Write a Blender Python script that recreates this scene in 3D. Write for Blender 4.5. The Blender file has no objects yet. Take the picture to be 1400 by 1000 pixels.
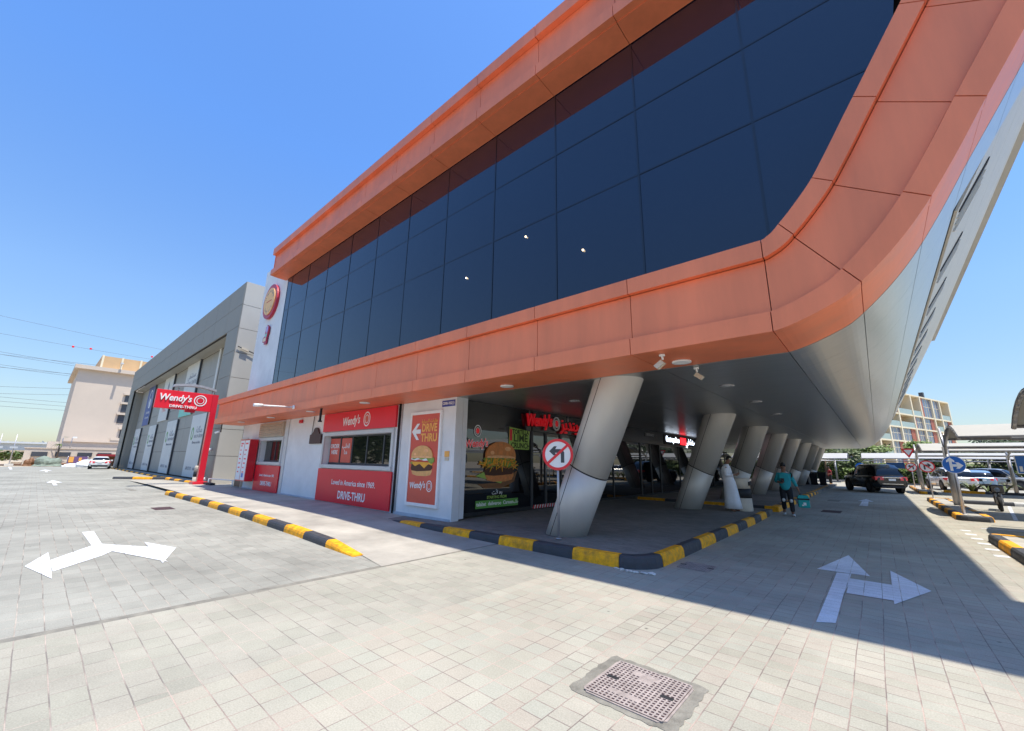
import bpy, bmesh, math, random
from mathutils import Vector, Matrix
random.seed(7)
R = math.radians
scene = bpy.context.scene
C = scene.collection

# ---------------------------------------------------------------- camera
cam_d = bpy.data.cameras.new("camera"); cam = bpy.data.objects.new("camera", cam_d); C.objects.link(cam)
cam_d.sensor_fit = 'HORIZONTAL'; cam_d.sensor_width = 36.0; cam_d.lens = 14.305
cam_d.clip_start = 0.05; cam_d.clip_end = 4000
r = Vector((0.75373508, 0.65695954, 0.01695856)); u = Vector((0.13939187, -0.18503689, 0.97279559)); w = Vector((-0.64222531, 0.73086627, 0.23104361))
cam.matrix_world = Matrix(((r.x, u.x, -w.x, 0), (r.y, u.y, -w.y, 0), (r.z, u.z, -w.z, 1.62), (0, 0, 0, 1)))
scene.camera = cam
# ---------------------------------------------------------------- sky, sun, exposure
SUN = Vector((0.324, 0.035, 1.0)).normalized()
elev = math.asin(SUN.z); azim = math.atan2(SUN.x, SUN.y)
W = bpy.data.worlds.new("World"); scene.world = W; W.use_nodes = True
nt = W.node_tree; bg = nt.nodes['Background']
sky = nt.nodes.new('ShaderNodeTexSky'); sky.sky_type = 'NISHITA'; sky.sun_disc = False
sky.sun_elevation = elev; sky.sun_rotation = azim; sky.air_density = 1.0; sky.dust_density = 0.6; sky.ozone_density = 2.0; sky.altitude = 0
tcw = nt.nodes.new('ShaderNodeTexCoord'); sep = nt.nodes.new('ShaderNodeSeparateXYZ'); nt.links.new(tcw.outputs['Generated'], sep.inputs[0])
rmp = nt.nodes.new('ShaderNodeValToRGB'); ce = rmp.color_ramp.elements       # desert air: pale near the horizon, deep blue above
ce[0].position = 0.0; ce[0].color = (0.40, 0.40, 0.385, 1); ce[1].position = 0.6; ce[1].color = (0.45, 0.67, 0.92, 1)
for ps, cc in ((0.10, (0.45, 0.465, 0.47)), (0.3, (0.51, 0.60, 0.68))):
    el_ = ce.new(ps); el_.color = (*cc, 1)
nt.links.new(sep.outputs[2], rmp.inputs[0]); vm = nt.nodes.new('ShaderNodeVectorMath'); vm.operation = 'MULTIPLY'; nt.links.new(sky.outputs[0], vm.inputs[0]); nt.links.new(rmp.outputs[0], vm.inputs[1])
vm2 = nt.nodes.new('ShaderNodeVectorMath'); vm2.operation = 'SCALE'; vm2.inputs['Scale'].default_value = 1.5; nt.links.new(vm.outputs[0], vm2.inputs[0]); nt.links.new(vm2.outputs[0], bg.inputs[0]); bg.inputs[1].default_value = 0.15
sd = bpy.data.lights.new("sun", 'SUN'); sd.energy = 4.3; sd.angle = R(0.53); sd.color = (1.0, 0.94, 0.83)
so = bpy.data.objects.new("sun", sd); C.objects.link(so)
so.rotation_euler = (-SUN).to_track_quat('-Z', 'Y').to_euler(); so.location = (0, 0, 60)
vs = scene.view_settings; vs.view_transform = 'Standard'; vs.look = 'None'; vs.exposure = 0.58; vs.gamma = 1.0; vs.use_curve_mapping = False
scene.render.engine = 'CYCLES'

# ---------------------------------------------------------------- materials
def mat(name, col, rough=0.6, metal=0.0, var=0.12, scale=3.0, spec=0.5, coat=0.0, bump=0.0, bscale=40.0, emit=0.0, stretch=None, coat_rough=0.1):
    m = bpy.data.materials.new(name); m.use_nodes = True; n = m.node_tree; b = n.nodes['Principled BSDF']
    b.inputs['Roughness'].default_value = rough; b.inputs['Metallic'].default_value = metal
    b.inputs['Specular IOR Level'].default_value = spec; b.inputs['Coat Weight'].default_value = coat; b.inputs['Coat Roughness'].default_value = coat_rough
    c = (*col, 1)
    tc = n.nodes.new('ShaderNodeTexCoord'); mp = n.nodes.new('ShaderNodeMapping'); n.links.new(tc.outputs['Object'], mp.inputs[0])
    if stretch: mp.inputs['Scale'].default_value = stretch
    if var > 0:
        no = n.nodes.new('ShaderNodeTexNoise'); no.inputs['Scale'].default_value = scale; no.inputs['Detail'].default_value = 6; no.inputs['Roughness'].default_value = 0.65
        n.links.new(mp.outputs[0], no.inputs['Vector'])
        mr = n.nodes.new('ShaderNodeMapRange'); mr.inputs['From Min'].default_value = 0.3; mr.inputs['From Max'].default_value = 0.7
        mr.inputs['To Min'].default_value = 1 - var; mr.inputs['To Max'].default_value = 1 + var
        n.links.new(no.outputs[0], mr.inputs[0])
        mx = n.nodes.new('ShaderNodeVectorMath'); mx.operation = 'SCALE'; mx.inputs[0].default_value = col
        n.links.new(mr.outputs[0], mx.inputs['Scale']); n.links.new(mx.outputs[0], b.inputs['Base Color'])
        mr2 = n.nodes.new('ShaderNodeMapRange'); mr2.inputs['From Min'].default_value = 0.3; mr2.inputs['From Max'].default_value = 0.7
        mr2.inputs['To Min'].default_value = max(0.02, rough * (1 - var)); mr2.inputs['To Max'].default_value = min(1, rough * (1 + var))
        n.links.new(no.outputs[0], mr2.inputs[0]); n.links.new(mr2.outputs[0], b.inputs['Roughness'])
    else: b.inputs['Base Color'].default_value = c
    if bump > 0:
        nb = n.nodes.new('ShaderNodeTexNoise'); nb.inputs['Scale'].default_value = bscale; nb.inputs['Detail'].default_value = 4
        n.links.new(tc.outputs['Object'], nb.inputs['Vector'])
        bp = n.nodes.new('ShaderNodeBump'); bp.inputs['Strength'].default_value = bump; bp.inputs['Distance'].default_value = 0.02
        n.links.new(nb.outputs[0], bp.inputs['Height']); n.links.new(bp.outputs[0], b.inputs['Normal'])
    if emit > 0:
        b.inputs['Emission Color'].default_value = c; b.inputs['Emission Strength'].default_value = emit
    return m

def paver_mat(name, cols, bw, bh, rotz=0.0, offset=0.5, mortar=0.012, mcol=(0.25, 0.23, 0.2), stain=0.25, rough=0.85):
    m = bpy.data.materials.new(name); m.use_nodes = True; n = m.node_tree; b = n.nodes['Principled BSDF']; L = n.links.new
    tc = n.nodes.new('ShaderNodeTexCoord')
    # slight waviness so that the joints are not ruler straight
    nz = n.nodes.new('ShaderNodeTexNoise'); nz.inputs['Scale'].default_value = 1.3; nz.inputs['Detail'].default_value = 3
    L(tc.outputs['Object'], nz.inputs['Vector'])
    sub = n.nodes.new('ShaderNodeVectorMath'); sub.operation = 'SUBTRACT'; sub.inputs[1].default_value = (0.5, 0.5, 0.5); L(nz.outputs['Color'], sub.inputs[0])
    scl = n.nodes.new('ShaderNodeVectorMath'); scl.operation = 'SCALE'; scl.inputs['Scale'].default_value = 0.018; L(sub.outputs[0], scl.inputs[0])
    add = n.nodes.new('ShaderNodeVectorMath'); add.operation = 'ADD'; L(tc.outputs['Object'], add.inputs[0]); L(scl.outputs[0], add.inputs[1])
    mp = n.nodes.new('ShaderNodeMapping'); mp.inputs['Rotation'].default_value[2] = rotz; L(add.outputs[0], mp.inputs[0])
    br = n.nodes.new('ShaderNodeTexBrick'); br.offset = offset; br.squash = 1
    br.inputs['Scale'].default_value = 1; br.inputs['Brick Width'].default_value = bw; br.inputs['Row Height'].default_value = bh
    br.inputs['Mortar Size'].default_value = mortar * 0.5; br.inputs['Mortar Smooth'].default_value = 0.3; br.inputs['Bias'].default_value = 0.0
    br.inputs['Color1'].default_value = (0, 0, 0, 1); br.inputs['Color2'].default_value = (1, 1, 1, 1); br.inputs['Mortar'].default_value = (0.5, 0.5, 0.5, 1)
    L(mp.outputs[0], br.inputs['Vector'])
    ramp = n.nodes.new('ShaderNodeValToRGB'); el = ramp.color_ramp.elements; cols = [(c[0] * .95, c[1] * .92, c[2] * .83) for c in cols]
    el[0].position = 0; el[0].color = (*cols[0], 1); el[1].position = 1; el[1].color = (*cols[-1], 1)
    for i, c in enumerate(cols[1:-1]):
        e = el.new((i + 1) / (len(cols) - 1)); e.color = (*c, 1)
    L(br.outputs['Color'], ramp.inputs[0])
    mx = n.nodes.new('ShaderNodeMix'); mx.data_type = 'RGBA'; L(br.outputs['Fac'], mx.inputs[0]); L(ramp.outputs[0], mx.inputs[6])
    # joints: some filled with pale sand, some dark
    jn = n.nodes.new('ShaderNodeTexNoise'); jn.inputs['Scale'].default_value = 2.2; L(tc.outputs['Object'], jn.inputs['Vector'])
    jr = n.nodes.new('ShaderNodeValToRGB'); jr.color_ramp.elements[0].position = 0.42; jr.color_ramp.elements[0].color = (*mcol, 1)
    jr.color_ramp.elements[1].position = 0.6; jr.color_ramp.elements[1].color = (mcol[0] * 2.1, mcol[1] * 2.0, mcol[2] * 1.9, 1)
    L(jn.outputs[0], jr.inputs[0]); L(jr.outputs[0], mx.inputs[7])
    # large stains and fine grain
    s1 = n.nodes.new('ShaderNodeTexNoise'); s1.inputs['Scale'].default_value = 0.35; s1.inputs['Detail'].default_value = 7; s1.inputs['Roughness'].default_value = 0.7; L(tc.outputs['Object'], s1.inputs['Vector'])
    r1 = n.nodes.new('ShaderNodeMapRange'); r1.inputs['From Min'].default_value = 0.3; r1.inputs['From Max'].default_value = 0.7; r1.inputs['To Min'].default_value = 1 - stain; r1.inputs['To Max'].default_value = 1 + stain * 0.5; L(s1.outputs[0], r1.inputs[0])
    s2 = n.nodes.new('ShaderNodeTexNoise'); s2.inputs['Scale'].default_value = 90; s2.inputs['Detail'].default_value = 3; L(tc.outputs['Object'], s2.inputs['Vector'])
    r2 = n.nodes.new('ShaderNodeMapRange'); r2.inputs['From Min'].default_value = 0.3; r2.inputs['From Max'].default_value = 0.7; r2.inputs['To Min'].default_value = 0.86; r2.inputs['To Max'].default_value = 1.12; L(s2.outputs[0], r2.inputs[0])
    mu = n.nodes.new('ShaderNodeMath'); mu.operation = 'MULTIPLY'; L(r1.outputs[0], mu.inputs[0]); L(r2.outputs[0], mu.inputs[1])
    # gum / oil spots
    vo = n.nodes.new('ShaderNodeTexVoronoi'); vo.inputs['Scale'].default_value = 1.7; L(tc.outputs['Object'], vo.inputs['Vector'])
    vr = n.nodes.new('ShaderNodeMapRange'); vr.inputs['From Min'].default_value = 0.02; vr.inputs['From Max'].default_value = 0.04; vr.inputs['To Min'].default_value = 0.45; vr.inputs['To Max'].default_value = 1; L(vo.outputs['Distance'], vr.inputs[0])
    mu2 = n.nodes.new('ShaderNodeMath'); mu2.operation = 'MULTIPLY'; L(mu.outputs[0], mu2.inputs[0]); L(vr.outputs[0], mu2.inputs[1])
    fin = n.nodes.new('ShaderNodeVectorMath'); fin.operation = 'SCALE'; L(mx.outputs[2], fin.inputs[0]); L(mu2.outputs[0], fin.inputs['Scale'])
    L(fin.outputs[0], b.inputs['Base Color']); b.inputs['Roughness'].default_value = rough; b.inputs['Specular IOR Level'].default_value = 0.3
    bp = n.nodes.new('ShaderNodeBump'); bp.inputs['Strength'].default_value = 0.5; bp.inputs['Distance'].default_value = 0.006; bp.invert = True
    hs = n.nodes.new('ShaderNodeMath'); hs.operation = 'MULTIPLY_ADD'; L(s2.outputs[0], hs.inputs[0]); hs.inputs[1].default_value = -0.25; L(br.outputs['Fac'], hs.inputs[2])
    L(hs.outputs[0], bp.inputs['Height']); L(bp.outputs[0], b.inputs['Normal'])
    return m

M = {}
M['orange'] = mat('orange_panel', (0.84, 0.238, 0.115), 0.46, 0.36, 0.11, 0.7, bump=0.05, bscale=2.5, spec=0.35, stretch=(2.2, 2.2, .35))
M['joint'] = mat('dark_joint_slot_shade', (0.02, 0.016, 0.016), 0.8, var=0)
M['silver'] = mat('brushed_silver', (0.5, 0.5, 0.485), 0.33, 0.85, 0.10, 1.2, stretch=(0.5, 6, 6))
M['column'] = mat('column_metal', (0.56, 0.54, 0.50), 0.5, 0.3, 0.08, 1.0, stretch=(1, 1, 0.3))
M['glass'] = mat('dark_blue_glass', (0.006, 0.011, 0.026), 0.03, 0.0, 0.0, spec=0.85)
M['glass2'] = mat('storefront_glass', (0.004, 0.005, 0.008), 0.02, 0.0, 0.0, spec=1.0)
M['mullion'] = mat('mullion_metal', (0.008, 0.011, 0.018), 0.2, 0.0, 0, spec=0.7)
M['white_wall'] = mat('painted_wall', (0.68, 0.70, 0.71), 0.7, 0, 0.10, 0.9, bump=0.1)
M['grey_panel'] = mat('grey_cladding', (0.27, 0.25, 0.205), 0.6, 0.0, 0.08, 0.4)
M['grey_light'] = mat('warm_grey_cladding', (0.43, 0.41, 0.37), 0.55, 0.1, 0.06, 0.4)
M['beige_clad'] = mat('beige_cladding', (0.56, 0.53, 0.46), 0.5, 0.1, 0.05, 0.6)
M['red'] = mat('red_vinyl', (0.72, 0.012, 0.03), 0.4, 0, 0.05, 0.8)
M['deep_red'] = mat('red_paint', (0.60, 0.012, 0.03), 0.35, 0, 0.05, 2, coat=0.3)
M['poster'] = mat('poster_red', (0.62, 0.09, 0.055), 0.4, 0, 0.07, 2)
M['white'] = mat('white_paint', (0.8, 0.8, 0.79), 0.5, 0, 0.04, 4)
M['lane_white'] = mat('road_marking', (0.78, 0.78, 0.76), 0.75, 0, 0.2, 9)
M['frame'] = mat('light_frame', (0.55, 0.57, 0.58), 0.4, 0.2, 0.05, 3)
M['dark'] = mat('black_rubber', (0.015, 0.015, 0.017), 0.7, 0, 0.2, 8)
M['dgrey'] = mat('dark_grey_metal', (0.06, 0.065, 0.075), 0.45, 0.4, 0.1, 5)
M['galv'] = mat('galvanised_steel', (0.46, 0.45, 0.46), 0.45, 0.6, 0.12, 6)
M['yellow'] = mat('kerb_yellow', (0.83, 0.36, 0.005), 0.7, 0, 0.42, 9, bump=0.3, bscale=60)
M['black'] = mat('kerb_black', (0.05, 0.05, 0.055), 0.75, 0, 0.45, 7, bump=0.3, bscale=60)
M['kwhite'] = mat('kerb_white', (0.6, 0.58, 0.53), 0.7, 0, 0.2, 7, bump=0.3)
M['concrete'] = mat('lane_concrete', (0.38, 0.35, 0.295), 0.9, 0, 0.26, 0.9, bump=0.25, bscale=50)
M['mortar'] = mat('grey_mortar', (0.21, 0.195, 0.16), 0.9, 0, 0.3, 6, bump=0.5, bscale=30)
M['iron'] = mat('cast_iron', (0.34, 0.285, 0.255), 0.75, 0.1, 0.25, 14)
M['rust'] = mat('dark_iron', (0.07, 0.035, 0.035), 0.7, 0.2, 0.3, 20)
M['asphalt'] = mat('asphalt', (0.11, 0.108, 0.105), 0.9, 0, 0.25, 1.2, bump=0.3)
M['sand'] = mat('sand', (0.46, 0.38, 0.27), 0.95, 0, 0.25, 0.05)
M['bin'] = mat('beige_bin', (0.55, 0.48, 0.38), 0.7, 0, 0.1, 5)
M['blue'] = mat('sign_blue', (0.01, 0.14, 0.52), 0.35, 0, 0.04, 5)
M['signred'] = mat('sign_red', (0.75, 0.015, 0.03), 0.35, 0, 0.04, 5)
M['gold'] = mat('sign_amber', (0.85, 0.42, 0.09), 0.5, 0, 0.05, 5)
M['lime'] = mat('lime_green', (0.32, 0.5, 0.09), 0.5, 0, 0.1, 5)
M['green'] = mat('vinyl_green', (0.10, 0.33, 0.05), 0.5, 0, 0.05, 5)
M['bun'] = mat('bun_print', (0.62, 0.22, 0.06), 0.5, 0, 0.25, 6)
M['bun2'] = mat('pale_bun_print', (0.72, 0.38, 0.13), 0.5, 0, 0.2, 6)
M['patty'] = mat('patty_print', (0.07, 0.025, 0.012), 0.6, 0, 0.4, 20)
M['cheese'] = mat('cheese_print', (0.80, 0.38, 0.03), 0.5, 0, 0.1, 8)
M['lettuce'] = mat('lettuce_print', (0.22, 0.33, 0.05), 0.5, 0, 0.4, 15)
M['tomato'] = mat('tomato_print', (0.5, 0.05, 0.02), 0.5, 0, 0.2, 10)
M['bun_hi'] = mat('bun_gloss_print', (0.85, 0.45, 0.2), 0.5, 0, 0.2, 8)
M['infill'] = mat('infill_cladding', (0.34, 0.32, 0.275), 0.6, 0, 0.07, 0.5)
M['wood'] = mat('board_print', (0.20, 0.09, 0.035), 0.6, 0, 0.3, 8)
M['brown'] = mat('brown_door', (0.20, 0.11, 0.06), 0.6, 0, 0.15, 4)
M['maroon'] = mat('maroon_board', (0.055, 0.02, 0.018), 0.5, 0, 0.1, 4)
M['banner'] = mat('white_banner', (0.66, 0.65, 0.60), 0.6, 0, 0.05, 0.7)
M['banner_blue'] = mat('blue_banner', (0.085, 0.12, 0.30), 0.6, 0, 0.05, 0.7)
M['banner_ink'] = mat('grey_lettering', (0.22, 0.23, 0.27), 0.6, 0, 0)
M['teal'] = mat('teal_print', (0.25, 0.62, 0.50), 0.6, 0, 0.05, 2)
M['beige_wall'] = mat('beige_render', (0.56, 0.475, 0.39), 0.85, 0, 0.07, 0.15)
M['beige_dark'] = mat('tan_screen', (0.58, 0.38, 0.20), 0.85, 0, 0.1, 0.3)
M['window_dark'] = mat('far_window', (0.06, 0.065, 0.08), 0.2, 0, 0.1, 1)
M['awning'] = mat('shade_fabric', (0.40, 0.385, 0.35), 0.8, 0, 0.06, 0.8)
M['leaf'] = mat('leaf_green', (0.085, 0.12, 0.03), 0.6, 0, 0.45, 1.6)
M['leaf2'] = mat('hedge_green', (0.13, 0.19, 0.03), 0.6, 0, 0.4, 2.5)
M['leaf_d'] = mat('dark_leaf', (0.035, 0.06, 0.018), 0.7, 0, 0.4, 2)
M['bark'] = mat('bark', (0.16, 0.11, 0.07), 0.9, 0, 0.3, 6)
M['led_white'] = mat('lit_white_letters', (0.75, 0.85, 1.0), 0.4, 0, 0, emit=3.0)
M['led_red'] = mat('lit_red_box', (1.0, 0.02, 0.03), 0.4, 0, 0, emit=1.6)
M['letter_red'] = mat('red_channel_letters', (0.75, 0.01, 0.02), 0.4, 0, 0, emit=0.12)
M['lamp'] = mat('downlight_lens', (0.6, 0.6, 0.58), 0.3, 0, 0)
M['glow'] = mat('lit_interior_lamp', (1.0, 0.75, 0.45), 0.3, 0, 0, emit=6.0)
M['sky_pane'] = mat('window_glass', (0.01, 0.012, 0.012), 0.03, 0, 0, spec=1.0)
M['skin'] = mat('skin', (0.23, 0.115, 0.07), 0.6, 0, 0.08, 10)
M['hair'] = mat('black_hair', (0.01, 0.009, 0.009), 0.6, 0, 0)
M['cloth_white'] = mat('white_cotton', (0.72, 0.74, 0.78), 0.85, 0, 0.05, 10)
M['cloth_teal'] = mat('teal_jersey', (0.015, 0.30, 0.34), 0.8, 0, 0.12, 8)
M['cloth_navy'] = mat('navy_cloth', (0.012, 0.013, 0.018), 0.85, 0, 0.2, 10)
M['cloth_red'] = mat('maroon_shirt', (0.28, 0.02, 0.03), 0.85, 0, 0.1, 8)
M['teal_bag'] = mat('teal_bag', (0.01, 0.36, 0.34), 0.6, 0, 0.12, 8)
M['car_black'] = mat('black_car_paint', (0.004, 0.004, 0.005), 0.12, 0.0, 0, coat=0.5, coat_rough=0.03)
M['car_white'] = mat('white_car_paint', (0.78, 0.78, 0.77), 0.3, 0.0, 0.03, 3, coat=1.0, coat_rough=0.03)
M['car_silver'] = mat('silver_car_paint', (0.55, 0.55, 0.54), 0.25, 0.6, 0.03, 3, coat=1.0, coat_rough=0.03)
M['car_tan'] = mat('champagne_car_paint', (0.52, 0.49, 0.42), 0.25, 0.5, 0.03, 3, coat=1.0, coat_rough=0.03)
M['car_blue'] = mat('pale_blue_car_paint', (0.30, 0.42, 0.55), 0.25, 0.3, 0.03, 3, coat=1.0, coat_rough=0.03)
M['car_glass'] = mat('car_glass', (0.006, 0.007, 0.009), 0.04, 0, 0, spec=0.5)
M['tail'] = mat('tail_lamp', (0.8, 0.012, 0.02), 0.2, 0, 0, coat=1.0)
M['chrome'] = mat('chrome', (0.75, 0.76, 0.78), 0.12, 1.0, 0)
M['tyre'] = mat('tyre', (0.014, 0.014, 0.015), 0.8, 0, 0.2, 10)
M['apt_cream'] = mat('cream_render', (0.72, 0.64, 0.46), 0.8, 0, 0.04, 0.3)
M['apt_tan'] = mat('tan_render', (0.50, 0.37, 0.25), 0.8, 0, 0.06, 0.3)
M['apt_red'] = mat('brick_red_panel', (0.34, 0.11, 0.07), 0.7, 0, 0.08, 1)
M['apt_glass'] = mat('apartment_glass', (0.10, 0.13, 0.21), 0.15, 0, 0.1, 0.5, spec=0.8)
M['apt_rail'] = mat('glass_balustrade', (0.30, 0.38, 0.36), 0.15, 0, 0.05, 1)
M['purple'] = mat('purple_banner', (0.16, 0.09, 0.22), 0.6, 0, 0.3, 0.8)
M['tarp'] = mat('white_tarpaulin', (0.75, 0.75, 0.74), 0.7, 0, 0.1, 2)
M['net'] = mat('faded_green_net', (0.20, 0.24, 0.19), 0.9, 0, 0.35, 2)
M['wire'] = mat('cable_grey', (0.12, 0.13, 0.15), 0.6, 0, 0)
M['haze_tone'] = mat('far_haze_tint', (0.44, 0.47, 0.48), 0.95, 0, 0.2, 0.02)  # haze of distance mixed into the colour of far trees and warehouse

# ---------------------------------------------------------------- mesh helpers
def fin(o, label=None, cat=None, group=None, kind=None):
    if label: o['label'] = label
    if cat: o['category'] = cat
    if group: o['group'] = group
    if kind: o['kind'] = kind
    return o
def thing(name, label, cat, loc=(0, 0, 0), group=None, rz=0):
    o = bpy.data.objects.new(name, None); C.objects.link(o); o.location = loc; o.rotation_euler = (0, 0, rz); o.empty_display_size = 0.2
    return fin(o, label, cat, group)
def obj(name, bm, mats, parent=None, smooth=False, world=True):
    """link a bmesh as one object; with world=True its vertices are in world space"""
    me = bpy.data.meshes.new(name)
    if not isinstance(mats, (list, tuple)): mats = [mats]
    bm.normal_update(); bm.to_mesh(me); bm.free()
    for m in mats: me.materials.append(M[m] if isinstance(m, str) else m)
    if smooth: me.polygons.foreach_set('use_smooth', [True] * len(me.polygons))
    o = bpy.data.objects.new(name, me); C.objects.link(o)
    if parent:
        o.parent = parent
        if world:
            off = Vector((0, 0, 0)); p = parent
            while p: off += p.location; p = p.parent
            me.transform(Matrix.Translation(-off))
    elif world:
        # origin at the base of the mesh
        pass
    return o
def NB(): return bmesh.new()
def box(bm, x0, x1, y0, y1, z0, z1, mi=0, bev=0.0):
    vs_ = [bm.verts.new(p) for p in ((x0, y0, z0), (x1, y0, z0), (x1, y1, z0), (x0, y1, z0), (x0, y0, z1), (x1, y0, z1), (x1, y1, z1), (x0, y1, z1))]
    fs = [bm.faces.new([vs_[i] for i in q]) for q in ((0, 3, 2, 1), (4, 5, 6, 7), (0, 1, 5, 4), (1, 2, 6, 5), (2, 3, 7, 6), (3, 0, 4, 7))]
    for f in fs: f.material_index = mi
    if bev > 0:
        es = list({e for f in fs for e in f.edges}); rr = bmesh.ops.bevel(bm, geom=es, offset=bev, segments=2, affect='EDGES', profile=0.5)
        for f in rr['faces']: f.material_index = mi
    return vs_
def quad(bm, pts, mi=0):
    f = bm.faces.new([bm.verts.new(p) for p in pts]); f.material_index = mi; return f
def hexa(bm, a, b, mi=0):
    """closed solid between two equally long closed loops a and b"""
    va = [bm.verts.new(p) for p in a]; vb = [bm.verts.new(p) for p in b]; n = len(a); fs = []
    fs.append(bm.faces.new(va[::-1])); fs.append(bm.faces.new(vb))
    for i in range(n): fs.append(bm.faces.new((va[i], va[(i + 1) % n], vb[(i + 1) % n], vb[i])))
    for f in fs: f.material_index = mi
    return fs
def tube(bm, p0, p1, r0, r1=None, seg=10, mi=0, cap=True):
    p0 = Vector(p0); p1 = Vector(p1); r1 = r0 if r1 is None else r1
    d = (p1 - p0).normalized(); a = d.orthogonal().normalized(); b = d.cross(a)
    A = [p0 + (a * math.cos(t) + b * math.sin(t)) * r0 for t in [2 * math.pi * i / seg for i in range(seg)]]
    B = [p1 + (a * math.cos(t) + b * math.sin(t)) * r1 for t in [2 * math.pi * i / seg for i in range(seg)]]
    va = [bm.verts.new(p) for p in A]; vb = [bm.verts.new(p) for p in B]
    for i in range(seg):
        f = bm.faces.new((va[i], va[(i + 1) % seg], vb[(i + 1) % seg], vb[i])); f.smooth = True; f.material_index = mi
    if cap:
        f = bm.faces.new(va[::-1]); f.material_index = mi; f = bm.faces.new(vb); f.material_index = mi
def polyline_tube(bm, pts, rad, seg=6, mi=0):
    for a, b in zip(pts[:-1], pts[1:]): tube(bm, a, b, rad, rad, seg, mi)
def lathe(bm, prof, c=(0, 0, 0), seg=24, mi=0):
    rings = []
    for (rr, z) in prof:
        rings.append([bm.verts.new((c[0] + rr * math.cos(2 * math.pi * i / seg), c[1] + rr * math.sin(2 * math.pi * i / seg), c[2] + z)) for i in range(seg)])
    for A, B in zip(rings[:-1], rings[1:]):
        for i in range(seg):
            f = bm.faces.new((A[i], A[(i + 1) % seg], B[(i + 1) % seg], B[i])); f.smooth = True; f.material_index = mi
    f = bm.faces.new(rings[0][::-1]); f.material_index = mi; f = bm.faces.new(rings[-1]); f.material_index = mi
def copy_tree(o, parent=None):
    c = o.copy(); C.objects.link(c); c.parent = parent
    for ch in [x for x in list(o.children)]: copy_tree(ch, c)
    return c
# frames for flat things: origin, right, up -> normal to the viewer
def frame(o, rt, up):
    rt = Vector(rt).normalized(); up = Vector(up).normalized(); nn = rt.cross(up)
    return Matrix(((rt.x, up.x, nn.x, o[0]), (rt.y, up.y, nn.y, o[1]), (rt.z, up.z, nn.z, o[2]), (0, 0, 0, 1)))
def F_south(x, y, z): return frame((x, y, z), (1, 0, 0), (0, 0, 1))     # faces -Y
def F_east(x, y, z): return frame((x, y, z), (0, 1, 0), (0, 0, 1))      # faces +X
def plate(bm, Fm, pts, z0, z1, mi=0):
    a = [Fm @ Vector((p[0], p[1], z0)) for p in pts]; b = [Fm @ Vector((p[0], p[1], z1)) for p in pts]
    hexa(bm, a, b, mi)
def ell(cx, cy, rx, ry, n=28, a0=0, a1=360):
    full = abs(a1 - a0) >= 360
    return [(cx + rx * math.cos(R(a0 + (a1 - a0) * i / (n if full else n - 1))), cy + ry * math.sin(R(a0 + (a1 - a0) * i / (n if full else n - 1)))) for i in range(n)]
def rect(x0, x1, y0, y1): return [(x0, y0), (x1, y0), (x1, y1), (x0, y1)]
def ring_plate(bm, Fm, cx, cy, ro, ri, z0, z1, mi=0, n=40, sx=1.0):
    for i in range(n):
        t0 = 2 * math.pi * i / n; t1 = 2 * math.pi * (i + 1) / n
        q = [(cx + sx * ri * math.cos(t0), cy + ri * math.sin(t0)), (cx + sx * ro * math.cos(t0), cy + ro * math.sin(t0)), (cx + sx * ro * math.cos(t1), cy + ro * math.sin(t1)), (cx + sx * ri * math.cos(t1), cy + ri * math.sin(t1))]
        plate(bm, Fm, q, z0, z1, mi)
def text(name, s, Fm, size, m, parent=None, z=0.004, ext=0.002, shear=0.0, bold=0.0, sx=1.0, align='CENTER', spacing=1.0, rot=0.0):
    cu = bpy.data.curves.new(name, 'FONT'); cu.body = s; cu.size = size; cu.extrude = ext; cu.shear = shear; cu.offset = bold
    cu.align_x = align; cu.align_y = 'CENTER'; cu.space_character = spacing; cu.resolution_u = 3
    o = bpy.data.objects.new(name, cu); C.objects.link(o); bpy.context.view_layer.update()
    dg = bpy.context.evaluated_depsgraph_get(); me = bpy.data.meshes.new_from_object(o.evaluated_get(dg))
    bpy.data.objects.remove(o); bpy.data.curves.remove(cu)
    me.transform(Fm @ Matrix.Translation((0, 0, z + ext)) @ Matrix.Rotation(rot, 4, 'Z') @ Matrix.Diagonal((sx, 1, 1, 1)))
    me.materials.clear(); me.materials.append(M[m] if isinstance(m, str) else m)
    o = bpy.data.objects.new(name, me); C.objects.link(o)
    if parent:
        o.parent = parent; off = Vector((0, 0, 0)); p = parent
        while p: off += p.location; p = p.parent
        me.transform(Matrix.Translation(-off))
    return o

exec_order = []
# ================================================================ GROUND
def sheet(name, pts, z, m, kind='structure'):
    bm = NB(); quad(bm, [(x, y, z) for x, y in pts]) if len(pts) == 4 else bm.faces.new([bm.verts.new((x, y, z)) for x, y in pts])
    return fin(obj(name, bm, m), kind=kind)
M['pav_left'] = paver_mat('grey_paving', [(0.31, 0.312, 0.295), (0.335, 0.337, 0.32), (0.36, 0.36, 0.342), (0.325, 0.327, 0.31), (0.375, 0.373, 0.355)], 0.30, 0.187, 0.0, 0.5, 0.010, (0.21, 0.19, 0.165), 0.34)
M['pav_west'] = paver_mat('pale_paving_west', [(0.35, 0.345, 0.31), (0.38, 0.375, 0.335), (0.40, 0.385, 0.35), (0.365, 0.36, 0.325)], 0.26, 0.187, 0.0, 0.42, 0.009, (0.23, 0.2, 0.175), 0.30)
M['pav_grid'] = paver_mat('pale_paving_square', [(0.38, 0.37, 0.325), (0.41, 0.395, 0.35), (0.395, 0.395, 0.355), (0.41, 0.375, 0.335), (0.425, 0.415, 0.37)], 0.187, 0.187, 0.0, 0.0, 0.008, (0.24, 0.19, 0.165), 0.18)
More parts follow.
